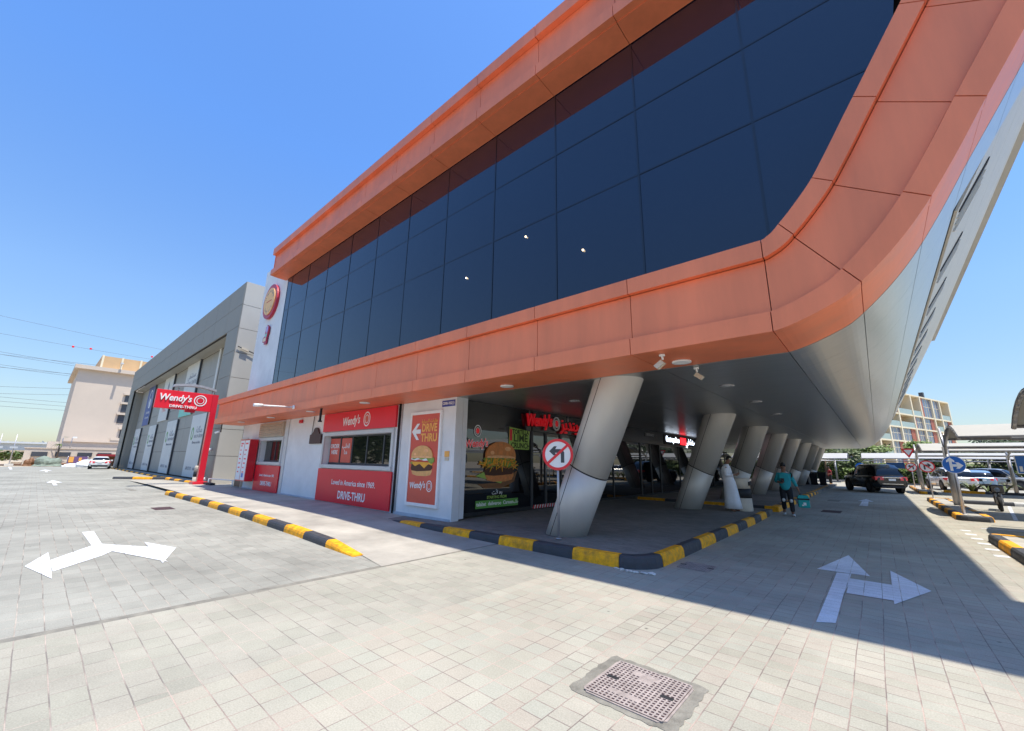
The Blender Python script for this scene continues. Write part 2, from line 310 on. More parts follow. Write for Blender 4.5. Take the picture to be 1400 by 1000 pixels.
M['pav_mid'] = paver_mat('pale_paving', [(0.37, 0.36, 0.315), (0.41, 0.395, 0.35), (0.39, 0.39, 0.35), (0.41, 0.375, 0.335), (0.43, 0.415, 0.37)], 0.155, 0.187, R(90), 0.4, 0.009, (0.22, 0.175, 0.15), 0.30)
M['lane_white'] = paver_mat('worn_road_paint', [(0.74, 0.78, 0.88), (0.80, 0.84, 0.95), (0.77, 0.80, 0.92)], 0.155, 0.187, R(90), 0.4, 0.009, (0.36, 0.34, 0.32), 0.3)
M['lane_white_w'] = paver_mat('worn_street_paint', [(0.74, 0.78, 0.88), (0.80, 0.84, 0.95), (0.77, 0.80, 0.92)], 0.30, 0.187, 0, 0.5, 0.010, (0.38, 0.36, 0.33), 0.3)
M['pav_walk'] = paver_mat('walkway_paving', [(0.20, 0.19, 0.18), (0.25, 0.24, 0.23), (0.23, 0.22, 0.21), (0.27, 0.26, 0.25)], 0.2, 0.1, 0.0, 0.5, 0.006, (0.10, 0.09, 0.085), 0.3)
sheet('desert_ground', [(-1500, -1500), (1500, -1500), (1500, 1500), (-1500, 1500)], -0.05, 'sand')
sheet('car_park_asphalt', [(-60, -40), (60, -40), (60, 90), (-60, 90)], -0.008, 'asphalt')
sheet('street_paving', [(-82, -30), (-6.12, -30), (-6.12, 80), (-82, 80)], 0.0, 'pav_left')
sheet('forecourt_paving', [(-6.0, -30), (-3.927, -30), (-3.927, 64), (-6.0, 64)], 0.0, 'pav_west')
sheet('forecourt_paving', [(-3.927, -30), (-2.244, -30), (-2.244, 64), (-3.927, 64)], 0.0, 'pav_grid')
sheet('forecourt_paving', [(-2.244, -30), (40, -30), (40, 64), (-2.244, 64)], 0.0, 'pav_mid')
sheet('concrete_joint_strip', [(-6.12, -30), (-6.0, -30), (-6.0, 64), (-6.12, 64)], 0.0, 'mortar')
# the drive-thru lane, a concrete slab that climbs towards the order window
bm = NB()
xs = [(-6.05, 0.004), (-8, 0.02), (-11, 0.09), (-14, 0.11), (-24, 0.11), (-29, 0.10), (-34, 0.06), (-38, 0.004)]
for (xa, za), (xb, zb) in zip(xs[:-1], xs[1:]):
    ya = (3.88 if xa > -7 else 4.25) if xa > -24 else 4.4; yb = (3.88 if xb > -7 else 4.25) if xb > -24 else 4.4
    yn = 6.55 if xa > -9.5 else 8.4; yn2 = yn if xb > -9.5 or yn > 7 else 6.55
    if xa > -24: quad(bm, [(xb, yb, zb), (xa, ya, za), (xa, yn, za), (xb, yn2, zb)])
    else: quad(bm, [(xb, 4.4, zb), (xa, 4.4, za), (xa, 8.4, za), (xb, 8.4, zb)])
quad(bm, [(-11, 6.5, .09), (-8, 6.5, .02), (-8, 8.4, .02), (-11, 8.4, .09)])
fin(obj('drive_lane', bm, 'concrete'), kind='structure')
# raised walkway under the canopy
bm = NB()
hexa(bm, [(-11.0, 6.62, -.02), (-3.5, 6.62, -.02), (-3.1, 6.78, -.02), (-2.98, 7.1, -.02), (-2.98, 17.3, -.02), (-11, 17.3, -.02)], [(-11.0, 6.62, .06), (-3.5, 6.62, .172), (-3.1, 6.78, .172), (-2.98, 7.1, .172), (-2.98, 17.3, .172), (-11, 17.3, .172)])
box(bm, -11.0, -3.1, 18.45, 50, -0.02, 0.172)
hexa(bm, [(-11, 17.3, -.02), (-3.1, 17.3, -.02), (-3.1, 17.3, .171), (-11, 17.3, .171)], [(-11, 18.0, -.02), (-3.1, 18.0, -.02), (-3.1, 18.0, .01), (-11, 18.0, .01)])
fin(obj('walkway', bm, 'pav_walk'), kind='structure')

def kerb(name, pts, wdt, h, cols, blk=1.0, h0=None, side=1, start=0, bevel=0.03):
    """kerb blocks along a polyline; h may be a list (height at each point)"""
    bm = NB(); P = [Vector((p[0], p[1], 0)) for p in pts]; hs = h if isinstance(h, list) else [h] * len(P)
    # resample
    seg = [(b - a).length for a, b in zip(P[:-1], P[1:])]; tot = sum(seg)
    def at(s):
        s = max(0, min(tot, s))
        for i, l in enumerate(seg):
            if s <= l + 1e-6 or i == len(seg) - 1:
                t = s / l; return P[i].lerp(P[i + 1], min(t, 1)), hs[i] + (hs[i + 1] - hs[i]) * min(t, 1), (P[i + 1] - P[i]).normalized()
            s -= l
    marks = [0]; acc = 0
    cuts = sorted(set([round(x * blk, 4) for x in range(1, int(tot / blk) + 1)] + [round(sum(seg[:i]), 4) for i in range(1, len(seg))]))
    cuts = [0] + [c for c in cuts if 0.02 < c < tot - 0.02] + [tot]
    for a, b in zip(cuts[:-1], cuts[1:]):
        k = int((a + 0.001) / blk) + start
        mid_d = at((a + b) / 2)[2]
        def ringp(s, sgn):
            p, hh, _ = at(s); i = cuts.index(a if sgn > 0 else b)
            d0 = at(max(0, s - 0.03))[2]; d1 = at(min(tot, s + 0.03))[2]; dm = (d0 + d1).normalized(); nn = Vector((-dm.y, dm.x, 0)) * side / max(0.5, dm.dot(mid_d))
            g = 0.004 if abs((s / blk) - round(s / blk)) < 0.01 else 0
            p = p + mid_d * g * sgn; hh = max(hh, 0.012); bv = min(bevel, hh * 0.45)
            return [p + Vector((0, 0, -0.03)), p + Vector((0, 0, hh * 0.5)) + nn * 0.008, p + nn * 0.022 + Vector((0, 0, hh - bv)), p + nn * (0.022 + bv) + Vector((0, 0, hh)), p + nn * wdt + Vector((0, 0, hh)), p + nn * wdt + Vector((0, 0, -0.03))]
        A = ringp(a, 1); B = ringp(b, -1)
        if side < 0: A, B = B, A
        hexa(bm, B, A, k % len(cols))
    bmesh.ops.recalc_face_normals(bm, faces=bm.faces)
    return fin(obj(name, bm, cols), kind='structure')
# corner island kerb: along the drive lane, round the corner, then beside the road
cpts = [(-10.38, 6.52), (-9.3, 6.5), (-6, 6.48), (-3.45, 6.46)] + [(-3.45 + 0.6 * math.sin(R(a)), 7.06 - 0.6 * math.cos(R(a))) for a in (18, 36, 54, 72, 90)]
kerb('corner_kerb', cpts, 0.2, [0.03, 0.11, 0.16] + [0.19] * 6, ['black', 'yellow'], 0.88)
kerb('road_kerb', [(-2.85, 7.09), (-2.88, 14), (-2.95, 16.6), (-3.05, 17.4)], 0.17, [0.19, 0.18, 0.18, 0.02], ['yellow', 'black'], 1.0, start=0)
kerb('walkway_front_kerb', [(-8.4, 18.32), (-2.95, 18.3)], 0.2, 0.19, ['black', 'yellow', 'black', 'yellow'], 1.25, start=1)
kerb('road_kerb_far', [(-2.95, 18.55), (-3.05, 30), (-3.3, 49.5)], 0.26, 0.18, ['yellow', 'black'], 0.9)
# kerb between street and drive-thru lane
kerb('lane_kerb', [(-24.3, 4.18), (-23.3, 4.0), (-17.9, 4.12), (-13.8, 4.1), (-9.85, 4.0), (-8.1, 3.92), (-6.95, 3.88)][::-1], 0.2, [0.015, 0.13, 0.15, 0.16, 0.16, 0.15, 0.10], ['yellow', 'black'], 1.12, side=-1)
kerb('lane_entry_kerb', [(-40.5, 3.9), (-38.2, 6.3), (-33.5, 6.35), (-29.3, 6.45)], 0.26, [0.15, 0.17, 0.17, 0.17], ['black', 'yellow'], 1.3)
kerb('storefront_kerb', [(-74, 6.6), (-38.5, 6.55)], 0.2, 0.12, ['yellow', 'black'], 1.5)
# parking islands on the right
def island(name, x0, x1, y0, y1, cols=('yellow', 'black')):
    cy = [(x1, y1), (x0 + 0.1, y1), (x0, y1 - 0.2), (x0, y0 + 0.25), (x0 + 0.08, y0 + 0.06), (x0 + 0.25, y0), (x1 - 0.12, y0), (x1, y0 + 0.2), (x1, y1)]
    kerb(name, [(p[0], p[1]) for p in cy], 0.2, 0.17, list(cols), 1.1, start=0, side=1)
    bm = NB(); box(bm, x0 + .15, x1 - .15, y0 + .15, y1 - .1, -0.02, 0.15); fin(obj('island_paving', bm, 'concrete'), kind='structure')
island('island_kerb', 1.74, 2.6, 20.4, 32.0)
island('island_kerb', 1.9, 2.8, 39.8, 53.0)
island('island_kerb', 1.72, 2.7, 4.5, 15.3)
kerb('bay_kerb', [(3.0, 30.6), (9.5, 30.6)], 0.3, 0.17, ['black', 'kwhite', 'yellow'], 1.6)
kerb('bay_kerb', [(9.6, 30.6), (30, 30.6)], 0.3, 0.17, ['black', 'yellow'], 1.6)
kerb('planter_kerb', [(3.4, 44.0), (30, 44.0)], 0.25, 0.17, ['yellow', 'black', 'yellow'], 2.0)
sheet('planting_bed', [(3.4, 44.2), (30, 44.2), (30, 46.2), (3.4, 46.2)], 0.10, 'sand')

# road arrows (flat painted sheets 4 mm above the paving)
def marking(name, pts, z=0.004, tris=None):
    bm = NB()
    for k_, poly in enumerate(pts): bm.faces.new([bm.verts.new((x, y, z + .0012 * k_)) for x, y in poly])
    bmesh.ops.recalc_face_normals(bm, faces=bm.faces)
    for f in bm.faces:
        if f.normal.z < 0: f.normal_flip()
    return fin(obj(name, bm, 'lane_white_w' if pts[0][0][0] < -6 else 'lane_white'), kind='structure')
marking('road_arrow', [[(-.73, 5.86), (-.57, 5.97), (-.57, 7.42), (-.545, 7.9), (-.545, 8.78), (-.72, 8.72)],
                       [(-.98, 8.77), (-.32, 8.80), (-.65, 10.55)],
                       [(-.544, 8.41), (-.544, 7.42), (-.08, 7.45), (-.08, 8.40)],
                       [(-.079, 7.25), (.32, 8.38), (-.079, 9.5)]])
marking('road_arrow', [[(-13.05, 0.98), (-11.0, 1.0), (-10.75, 1.02), (-10.5, 1.36), (-10.9, 1.22), (-11.15, 1.14), (-13.05, 1.16)],
                       [(-11.07, 1.01), (-9.95, 0.46), (-9.01, 0.48), (-9.85, 1.04), (-10.55, 1.36)],
                       [(-10.75, 0.46), (-9.68, 0.21), (-8.50, 0.46), (-9.6, 0.47)],
                       [(-11.10, 1.14), (-10.6, 1.06), (-8.61, 1.69), (-10.2, 1.69)],
                       [(-10.81, 1.70), (-8.55, 1.62), (-9.79, 2.0)]])
marking('road_arrow', [[(-0.85, 24.5), (-0.55, 24.5), (-.58, 28.0), (-.82, 28.0)], [(-1.0, 27.9), (-.38, 27.9), (-.7, 29.9)]])
marking('road_arrow', [[(-33.3, .97), (-36.4, .98), (-36.4, 1.12), (-33.3, 1.13)], [(-36.3, .75), (-36.3, 1.4), (-39.6, 1.07)]])
marking('road_arrow', [[(-58, .97), (-62.4, .98), (-62.4, 1.12), (-58, 1.13)], [(-62.3, .6), (-62.3, 1.5), (-66.6, 1.07)]])
for k in range(6):   # dashed white give-way marks beside the parking lane
    marking('dashed_line', [[(1.48, 12.6 + k * .9), (1.68, 12.6 + k * .9), (1.68, 12.82 + k * .9), (1.48, 12.82 + k * .9)]])
marking('bay_line', [[(3.2, 22.0), (3.3, 22.0), (4.4, 30.2), (4.3, 30.2)]]); marking('bay_line', [[(2.0, 18.2), (9, 18.2), (9, 18.32), (2.0, 18.32)]])
marking('bay_line', [[(-80, -1.8), (-68, -1.4), (-68, -1.2), (-80, -1.6)]])
# mortar scars and small drain grates in the paving
def patch(name, cx, cy, rx, ry, m='mortar', z=0.003, n=40, j=0.10):
    bm = NB(); vsx = []
    for i in range(n):
        t = 2 * math.pi * i / n; k = max(abs(math.cos(t)), abs(math.sin(t))); q = 1 / k * (1 + random.uniform(-j, j * 0.4))
        vsx.append(bm.verts.new((cx + rx * math.cos(t) * q, cy + ry * math.sin(t) * q, z)))
    bm.faces.new(vsx); return fin(obj(name, bm, m), kind='structure')
patch('mortar_patch', -1.565, 3.27, 0.405, 0.37, j=0.05, n=60)
for (a, b, c_, d) in ((-17.3, 3.0, .45, .25), (-1.55, 20.3, .3, .55), (-1.9, 27.0, .25, .7), (-27.5, 3.4, 1.1, .12), (-26.5, 5.2, 1.4, .1)):
    patch('drain_patch', a, b, c_, d, 'rust' if a in (-17.3, -1.55) else 'mortar', 0.003, 24, 0.03)
# plaster crumbs at the island corner
for k in range(6):
    bm = NB(); bmesh.ops.create_icosphere(bm, subdivisions=1, radius=0.03 + 0.02 * random.random())
    for v in bm.verts: v.co = Vector((v.co.x * 1.8, v.co.y, v.co.z * .5)) * random.uniform(.7, 1.2) + Vector((-3.35 + k * .11, 6.40 + random.uniform(-.03, .02) + max(0, k - 3) * .04, .01))
    fin(obj('mortar_crumb', bm, 'kwhite'), 'pale lump of loose mortar at foot of black corner kerb', 'rubble', 'mortar lumps at the corner kerb')
def manhole(name, label, cx, cy, sz, n=17, full=True):
    t = thing(name, label, 'manhole cover', (cx, cy, 0))
    bm = NB(); h = sz / 2
    def rr(hh, z, c=.05): return [(cx + a * hh + sx_, cy + b * hh + sy_, z) for a, b, sx_, sy_ in ((-1, -1, 0, c), (-1, 1, 0, -c), (-1, 1, c, 0), (1, 1, -c, 0), (1, 1, 0, -c), (1, -1, 0, c), (1, -1, -c, 0), (-1, -1, c, 0))]
    hexa(bm, rr(h, -0.01)[::-1], rr(h, 0.010)[::-1]); bmesh.ops.recalc_face_normals(bm, faces=bm.faces); obj('rim', bm, 'iron', t)
    bm = NB(); hexa(bm, rr(h - .014, .0), rr(h - .014, .0125)); bmesh.ops.recalc_face_normals(bm, faces=bm.faces); obj('plate', bm, 'rust', t)
    bm = NB(); a = h - .022; st = 2 * a / n
    for i in range(n + 1):
        x = cx - a + i * st; box(bm, x - .0062, x + .0062, cy - a, cy + a, .0130, .0165)
    for i in range(n + 1):
        y = cy - a + i * st; box(bm, cx - a, cx + a, y - .0075, y + .0075, .0131, .0163)
    for (px, py, wx, wy) in ((-.02, .18, .11, .03), (-.03, -.17, .12, .03), (.0, .12, .05, .03)):
        box(bm, cx + px - wx, cx + px + wx, cy + py - wy, cy + py + wy, .0132, .0160)
    obj('grid', bm, 'iron', t)
    for s in (-1, 1):
        bm = NB(); box(bm, cx + s * .21 - .045, cx + s * .21 + .045, cy - s * .0 - .02, cy + .02, .012, .0185); obj('lifting_slot', bm, 'dark', t)
manhole('manhole_cover', 'square waffle pattern iron manhole cover set in mortar in the pale paving', -1.56, 3.26, 0.62)
manhole('manhole_cover', 'small dark square manhole cover by the corner kerb in shade', -2.45, 7.45, 0.5, 12)

# ================================================================ MAIN BUILDING
B = thing('commercial_building', 'modern building with orange metal frame round dark blue glazing on leaning silver columns', 'building', (-12, 20, 0))
Y0 = 6.0
def lerp(a, b, t): return a + (b - a) * t
lx = [-0.775 - 1.965 * i for i in range(0, 14)]; lx = [x for x in lx if x > -26.3] + [-26.4]
segsO = []; segsI = []      # lists of lists of points per panel
for a, b in zip(lx[::-1][:-1], lx[::-1][1:]):
    segsO.append([(a, 3.33), (b, 3.33)]); segsI.append([(a, 4.64), (b, 4.64)])
segsO.append([(-.775, 3.33), (-.5, 3.40), (-.22, 3.51), (0, 3.62), (.16, 3.75)]); segsI.append([(-.775, 4.64), (-.71, 4.665), (-.65, 4.70), (-.595, 4.75), (-.55, 4.8)])
segsO.append([(.16, 3.75), (.34, 3.92), (.52, 4.11), (.70, 4.33), (.87, 4.57)]); segsI.append([(-.55, 4.8), (-.44, 4.91), (-.335, 5.03), (-.225, 5.16), (-.12, 5.3)])
segsO.append([(.87, 4.57), (1.015, 4.80), (1.16, 5.04), (1.30, 5.285), (1.44, 5.53)]); segsI.append([(-.12, 5.3), (.02, 5.53), (.155, 5.76), (.285, 5.99), (.42, 6.22)])
o, i_ = (1.44, 5.53), (.42, 6.22)
for k in range(6):
    o2 = (o[0] + .6, o[1] + 1.01); i2 = (i_[0] + .58, i_[1] + 1.0)
    if k == 5: o2 = (5.1, 11.8); i2 = (3.25, 11.25)
    segsO.append([o, o2]); segsI.append([i_, i2]); o, i_ = o2, i2
NB_BOT = len(lx) - 1
def densify(segs):
    flat = [segs[NB_BOT - 1][-2]]; idx = []
    for q in range(NB_BOT, NB_BOT + 3): flat += segs[q][:-1]
    flat += [segs[NB_BOT + 2][-1], segs[NB_BOT + 3][-1]]; flat[0] = (flat[1][0] - .3, flat[1][1])
    out = []
    for k in range(1, len(flat) - 2):
        p0, p1, p2, p3 = flat[k - 1:k + 3]
        for j in range(3):
            t = j / 3; out.append(tuple(.5 * (2 * p1[i] + (p2[i] - p0[i]) * t + (2 * p0[i] - 5 * p1[i] + 4 * p2[i] - p3[i]) * t * t + (3 * p1[i] - p0[i] - 3 * p2[i] + p3[i]) * t ** 3) for i in (0, 1)))
    out.append(flat[-2])
    for q in range(3): segs[NB_BOT + q] = out[q * 12:q * 12 + 13]
densify(segsO); densify(segsI)
def P2(O, I, s): return (lerp(O[0], I[0], s), lerp(O[1], I[1], s))
def band(bm, s0, s1, y0, y1, gap=0.006, segs=None):
    for O, I in zip(segsO, segsI):
        n = len(O)
        lo = [P2(a, b, s0) for a, b in zip(O, I)]; hi = [P2(a, b, s1) for a, b in zip(O, I)]
        # shrink ends for the open joint
        def shr(L):
            L = [Vector((p[0], p[1])) for p in L]
            d0 = (L[1] - L[0]).normalized(); d1 = (L[-1] - L[-2]).normalized(); L[0] = L[0] + d0 * gap; L[-1] = L[-1] - d1 * gap; return L
        lo = shr(lo); hi = shr(hi)
        for k in range(n - 1):
            a = [(lo[k].x, y0, lo[k].y), (lo[k + 1].x, y0, lo[k + 1].y), (hi[k + 1].x, y0, hi[k + 1].y), (hi[k].x, y0, hi[k].y)]
            b = [(p[0], y1, p[2]) for p in a]; hexa(bm, b, a)
F = NB(); band(F, 0.225, 0.79, Y0 + .10, Y0 + .16); FO = obj('frame_panels', F, 'orange', B)
bm = NB(); band(bm, 0.0, 0.21, Y0, Y0 + .20); obj('frame_outer_lip', bm, 'orange', B)
bm = NB(); band(bm, 0.80, 1.0, Y0, Y0 + .20); obj('frame_inner_lip', bm, 'orange', B)
bm = NB(); band(bm, 0.012, 0.985, Y0 + .17, Y0 + .24, 0.0); band(bm, 0.9, 0.985, Y0 + .24, 6.9, 0); obj('frame_backing', bm, 'joint', B)
# underside of the frame (orange) then the silver skin running back
def skin(bm, ya, yb, off, thick, gap=0.006, rng=None, ygap=0.0):
    for idx, O in enumerate(segsO):
        if rng and not (rng[0] <= idx < rng[1]): continue
        L = [Vector(p) for p in O]; N = []
        for k in range(len(L)):
            d = (L[min(k + 1, len(L) - 1)] - L[max(k - 1, 0)]).normalized(); N.append(Vector((-d.y, d.x)))
        L2 = [p + nn * off for p, nn in zip(L, N)]; L3 = [p + nn * (off + thick) for p, nn in zip(L, N)]
        for LL in (L2, L3):
            d0 = (LL[1] - LL[0]).normalized(); d1 = (LL[-1] - LL[-2]).normalized(); LL[0] = LL[0] + d0 * gap; LL[-1] = LL[-1] - d1 * gap
        for k in range(len(L) - 1):
            a = [(L2[k].x, ya, L2[k].y), (L2[k + 1].x, ya, L2[k + 1].y), (L3[k + 1].x, ya, L3[k + 1].y), (L3[k].x, ya, L3[k].y)]
            b = [(p[0], yb - ygap, p[2]) for p in a]; hexa(bm, b, a)
NS = len(segsO)
bm = NB(); skin(bm, Y0 + .205, 7.30, 0.004, 0.03); obj('frame_soffit', bm, 'orange', B)
bm = NB(); skin(bm, Y0 + .24, 9.0, 0.045, 0.03, 0.0); skin(bm, 9.0, 48.4, 0.045, 0.03, 0.0, (NB_BOT - 5, NB_BOT + 3)); obj('skin_backing', bm, 'joint', B)
bm = NB()
ys = [7.31] + [8.66 + 1.42 * k for k in range(0, 29)]
for a, b in zip(ys[:-1], ys[1:]):
    if b <= 8.7: skin(bm, a, b, 0.0, 0.03, ygap=0.006, rng=(NB_BOT - 4, NS))
    else: skin(bm, a, b, 0.0, 0.03, ygap=0.006, rng=(NB_BOT - 4, NB_BOT + 3))
SK = obj('silver_skin', bm, 'silver', B)
# smooth shading of the curved skin
# silver return of the upper right side, and flat soffit
bm = NB(); 
for x0, x1 in zip([-8.5, -8.6 + 0], [-8.5, -8.5]): pass
box(bm, -26.4, -6.68, 7.32, 48.4, 3.332, 3.40); obj('soffit', bm, 'silver', B)
# beige cladding wall above, leaning, with slanting louvre slots painted as dark plates
def bw(y, z, o=0.0): return (1.62 + (z - 5.8) * .522 + o, y, z)
bm = NB(); zz = [5.62, 7.13, 8.6, 10.05, 11.0, 11.74]; yy = [8.9 + 1.55 * k for k in range(25)]; yy[-1] = 46.2
for za, zb in zip(zz[:-1], zz[1:]):
    for ya, yb in zip(yy[:-1], yy[1:]):
        g = .006; hexa(bm, [bw(ya + g, za + g, -.04), bw(yb - g, za + g, -.04), bw(yb - g, zb - g, -.04), bw(ya + g, zb - g, -.04)], [bw(ya + g, za + g), bw(yb - g, za + g), bw(yb - g, zb - g), bw(ya + g, zb - g)])
obj('side_cladding', bm, 'beige_clad', B)
bm = NB(); quad(bm, [bw(8.9, 5.5, -.05), bw(46.2, 5.5, -.05), bw(46.2, 11.74, -.05), bw(8.9, 11.74, -.05)]); obj('side_backing', bm, 'joint', B)
bm = NB(); hexa(bm, [(1.5, 46.2, 5.6), (4.6, 46.2, 11.74), (-2, 46.2, 11.74), (-2, 46.2, 3.4), (-.3, 46.2, 3.5)][::-1], [(1.0, 48.3, 5.0), (1.9, 48.3, 8), (-2, 48.3, 8), (-2, 48.3, 3.4), (-.3, 48.3, 3.5)][::-1]); obj('end_cladding', bm, 'grey_panel', B)
for k in range(11):  # plate colour stands for shade in window recesses that are not cut
    y = 10.03 + 3.08 * k - 0.02 * k * k; z0, z1 = 5.72, 6.9; ln = 0.9 + .32 * k if k < 6 else 2.8
    bm = NB(); hexa(bm, [bw(y - ln, z0, .003), bw(y - ln + .08, z0, .003), bw(y + .10, z1, .003), bw(y - .06, z1 + .04, .003)], [bw(y - ln, z0, .02), bw(y - ln + .08, z0, .02), bw(y + .10, z1, .02), bw(y - .06, z1 + .04, .02)]); obj('louvre_slot_shade', bm, 'joint', B)
    bm = NB()
    for j in range(3):
        q = .28 + j * .26; hexa(bm, [bw(y - ln + q, z0, .0), bw(y - ln + q + .03, z0, .0), bw(y + q + .03, z1, 0), bw(y + q, z1, 0)], [bw(y - ln + q, z0, .035), bw(y - ln + q + .03, z0, .035), bw(y + q + .03, z1, .035), bw(y + q, z1, .035)])
    obj('louvre_fin', bm, 'beige_clad', B)
# body behind the glass, roof, back
bm = NB(); box(bm, -24.0, -7.5, 7.05, 48, 3.45, 11.72); box(bm, -7.5, -0.75, 7.05, 48, 4.7, 11.72); hexa(bm, [(-.75, 7.05, 4.7), (1.0, 7.05, 6.0), (4.3, 7.05, 11.7), (-.75, 7.05, 11.7)][::-1], [(-.75, 46, 4.7), (1.0, 46, 6.0), (4.3, 46, 11.7), (-.75, 46, 11.7)][::-1]); bmesh.ops.recalc_face_normals(bm, faces=bm.faces); obj('inner_shell', bm, 'joint', B)
bm = NB(); box(bm, -21.0, 4.9, 6.9, 46, 11.73, 11.80); obj('roof', bm, 'grey_light', B)
# upper orange beam: bands with joints
tx = [-0.775 - 1.965 * i for i in range(-3, 12) if -0.775 - 1.965 * i > -21.1] ; tx = sorted(tx + [-21.25])
def hband(bm, z0, z1, y0, y1, xsx, g=.006):
    for a, b in zip(xsx[:-1], xsx[1:]): box(bm, a + g, b - g, y0, y1, z0, z1)
bm = NB(); hband(bm, 11.46, 11.80, Y0 - .02, Y0 + .9, tx); obj('beam_top_lip', bm, 'orange', B)
bm = NB(); hband(bm, 10.66, 11.45, Y0 + .12, Y0 + .18, tx); obj('beam_panels', bm, 'orange', B)
bm = NB(); hband(bm, 10.375, 10.65, Y0, Y0 + .16, tx); obj('beam_bottom_lip', bm, 'orange', B)
bm = NB(); hband(bm, 10.36, 10.39, Y0 + .165, 6.74, tx); box(bm, -21.25, -21.2, Y0 + .1, 6.9, 10.4, 11.44); obj('beam_soffit', bm, 'orange', B)
bm = NB(); box(bm, -21.19, 5.0, Y0 + .185, 6.7, 10.40, 11.74); obj('beam_backing', bm, 'joint', B)
# curtain wall: dark panes, mullions, transoms
GY = 6.75
mx = [-0.76 - 1.965 * i for i in range(-3, 11) if -0.76 - 1.965 * i > -20.8]; mx = sorted(mx + [-20.95]); tz = [4.5, 7.14, 8.66, 10.42]
def xright(z): return 1.02 + (z - 7.27) / 1.72 if z > 5.3 else -.12 + (z - 5.3) * .85
for a, b in zip(mx[:-1], mx[1:]):
    for za, zb in zip(tz[:-1], tz[1:]):
        bm = NB(); zz0 = za
        j = random.uniform(-.0025, .0025); k2 = random.uniform(-.0025, .0025)
        if a > -1.0:
            xl0, xl1 = xright(max(zz0, 4.7)), xright(zb)
            if xl1 < a + .1: bm.free(); continue
            br_ = min(b, xl0); tr_ = min(b, xl1)
            if br_ < a + .1: br_ = a + .1
            a_ = [(a + .011, zz0 + .011), (br_ - .011, zz0 + .011), (tr_ - .011, zb - .011), (a + .011, zb - .011)]
            hexa(bm, [(p[0], GY + .04, p[1]) for p in a_], [(p[0], GY + .01, p[1]) for p in a_]); bmesh.ops.recalc_face_normals(bm, faces=bm.faces)
            obj('window_pane', bm, 'glass', B); continue
        hexa(bm, [(a + .011, GY + .04, zz0 + .011), (b - .011, GY + .04, zz0 + .011), (b - .011, GY + .04, zb - .011), (a + .011, GY + .04, zb - .011)][::-1],
             [(a + .011, GY + .01 + j, zz0 + .011), (b - .011, GY + .01 - j, zz0 + .011), (b - .011, GY + .01 - j + k2, zb - .011), (a + .011, GY + .01 + j + k2, zb - .011)][::-1])
        bmesh.ops.recalc_face_normals(bm, faces=bm.faces)
        obj('window_pane', bm, 'glass', B)
for x in mx:
    zl = 4.5
    while xright(zl) < x + .05 and zl < 12: zl += .1
    if zl > 10: continue
    bm = NB(); box(bm, x - .018, x + .018, GY - .002, GY + .05, zl, 10.36); obj('mullion', bm, 'mullion', B)
for z in tz[1:-1]:
    bm = NB(); box(bm, -20.95, xright(z), GY + .002, GY + .05, z - .017, z + .017); obj('transom', bm, 'mullion', B)
# interior lamps seen through the glass
for (x, z) in ((-4.0, 5.95), (-5.55, 6.85), (-7.6, 6.4)):
    bm = NB(); bmesh.ops.create_uvsphere(bm, u_segments=10, v_segments=6, radius=.02); bmesh.ops.translate(bm, verts=bm.verts, vec=(x, GY - .02, z)); obj('interior_lamp', bm, 'glow', B)
# white end panel beside the glazing
bm = NB(); hexa(bm, [(-24.6, 6.8, 4.7), (-20.96, 6.8, 4.7), (-20.96, 6.8, 10.36), (-20.96, 6.8, 11.5), (-24.6, 6.8, 11.85)][::-1], [(-24.6, 9, 4.7), (-20.96, 9, 4.7), (-20.96, 9, 10.36), (-20.96, 9, 11.5), (-24.6, 9, 11.85)][::-1]); bmesh.ops.recalc_face_normals(bm, faces=bm.faces); obj('end_panel', bm, 'white_wall', B)
bm = NB(); box(bm, -26.35, -20.9, 6.26, 7.0, 4.60, 4.64); obj('ledge', bm, 'orange', B)
# ground floor wall of the drive-thru
bm = NB()
def wallpiece(x0, x1, z0, z1): box(bm, x0, x1, 7.3, 7.55, z0, z1)
W1 = (-15.95, -11.35, 1.42, 2.47); W2 = (-22.82, -20.15, 1.44, 2.43)
wallpiece(-25.9, W2[0], 0, 3.33); wallpiece(W2[1], W1[0], 0, 3.33); wallpiece(W1[1], -8.4, 0, 3.33)
for q in (W1, W2): wallpiece(q[0], q[1], 0, q[2]); wallpiece(q[0], q[1], q[3], 3.33)
box(bm, -25.9, -25.7, 7.55, 9, 0, 3.33)
obj('drive_thru_wall', bm, 'white_wall', B)
bm = NB(); box(bm, -25.9, -8.45, 7.27, 7.298, 0.0, 0.16); obj('skirting', bm, mat('pale_blue_skirting', (.42, .47, .53), .7), B)
bm = NB(); box(bm, -8.44, -8.40, 7.56, 7.72, 0.15, 3.33); obj('wall_return', bm, 'white_wall', B)
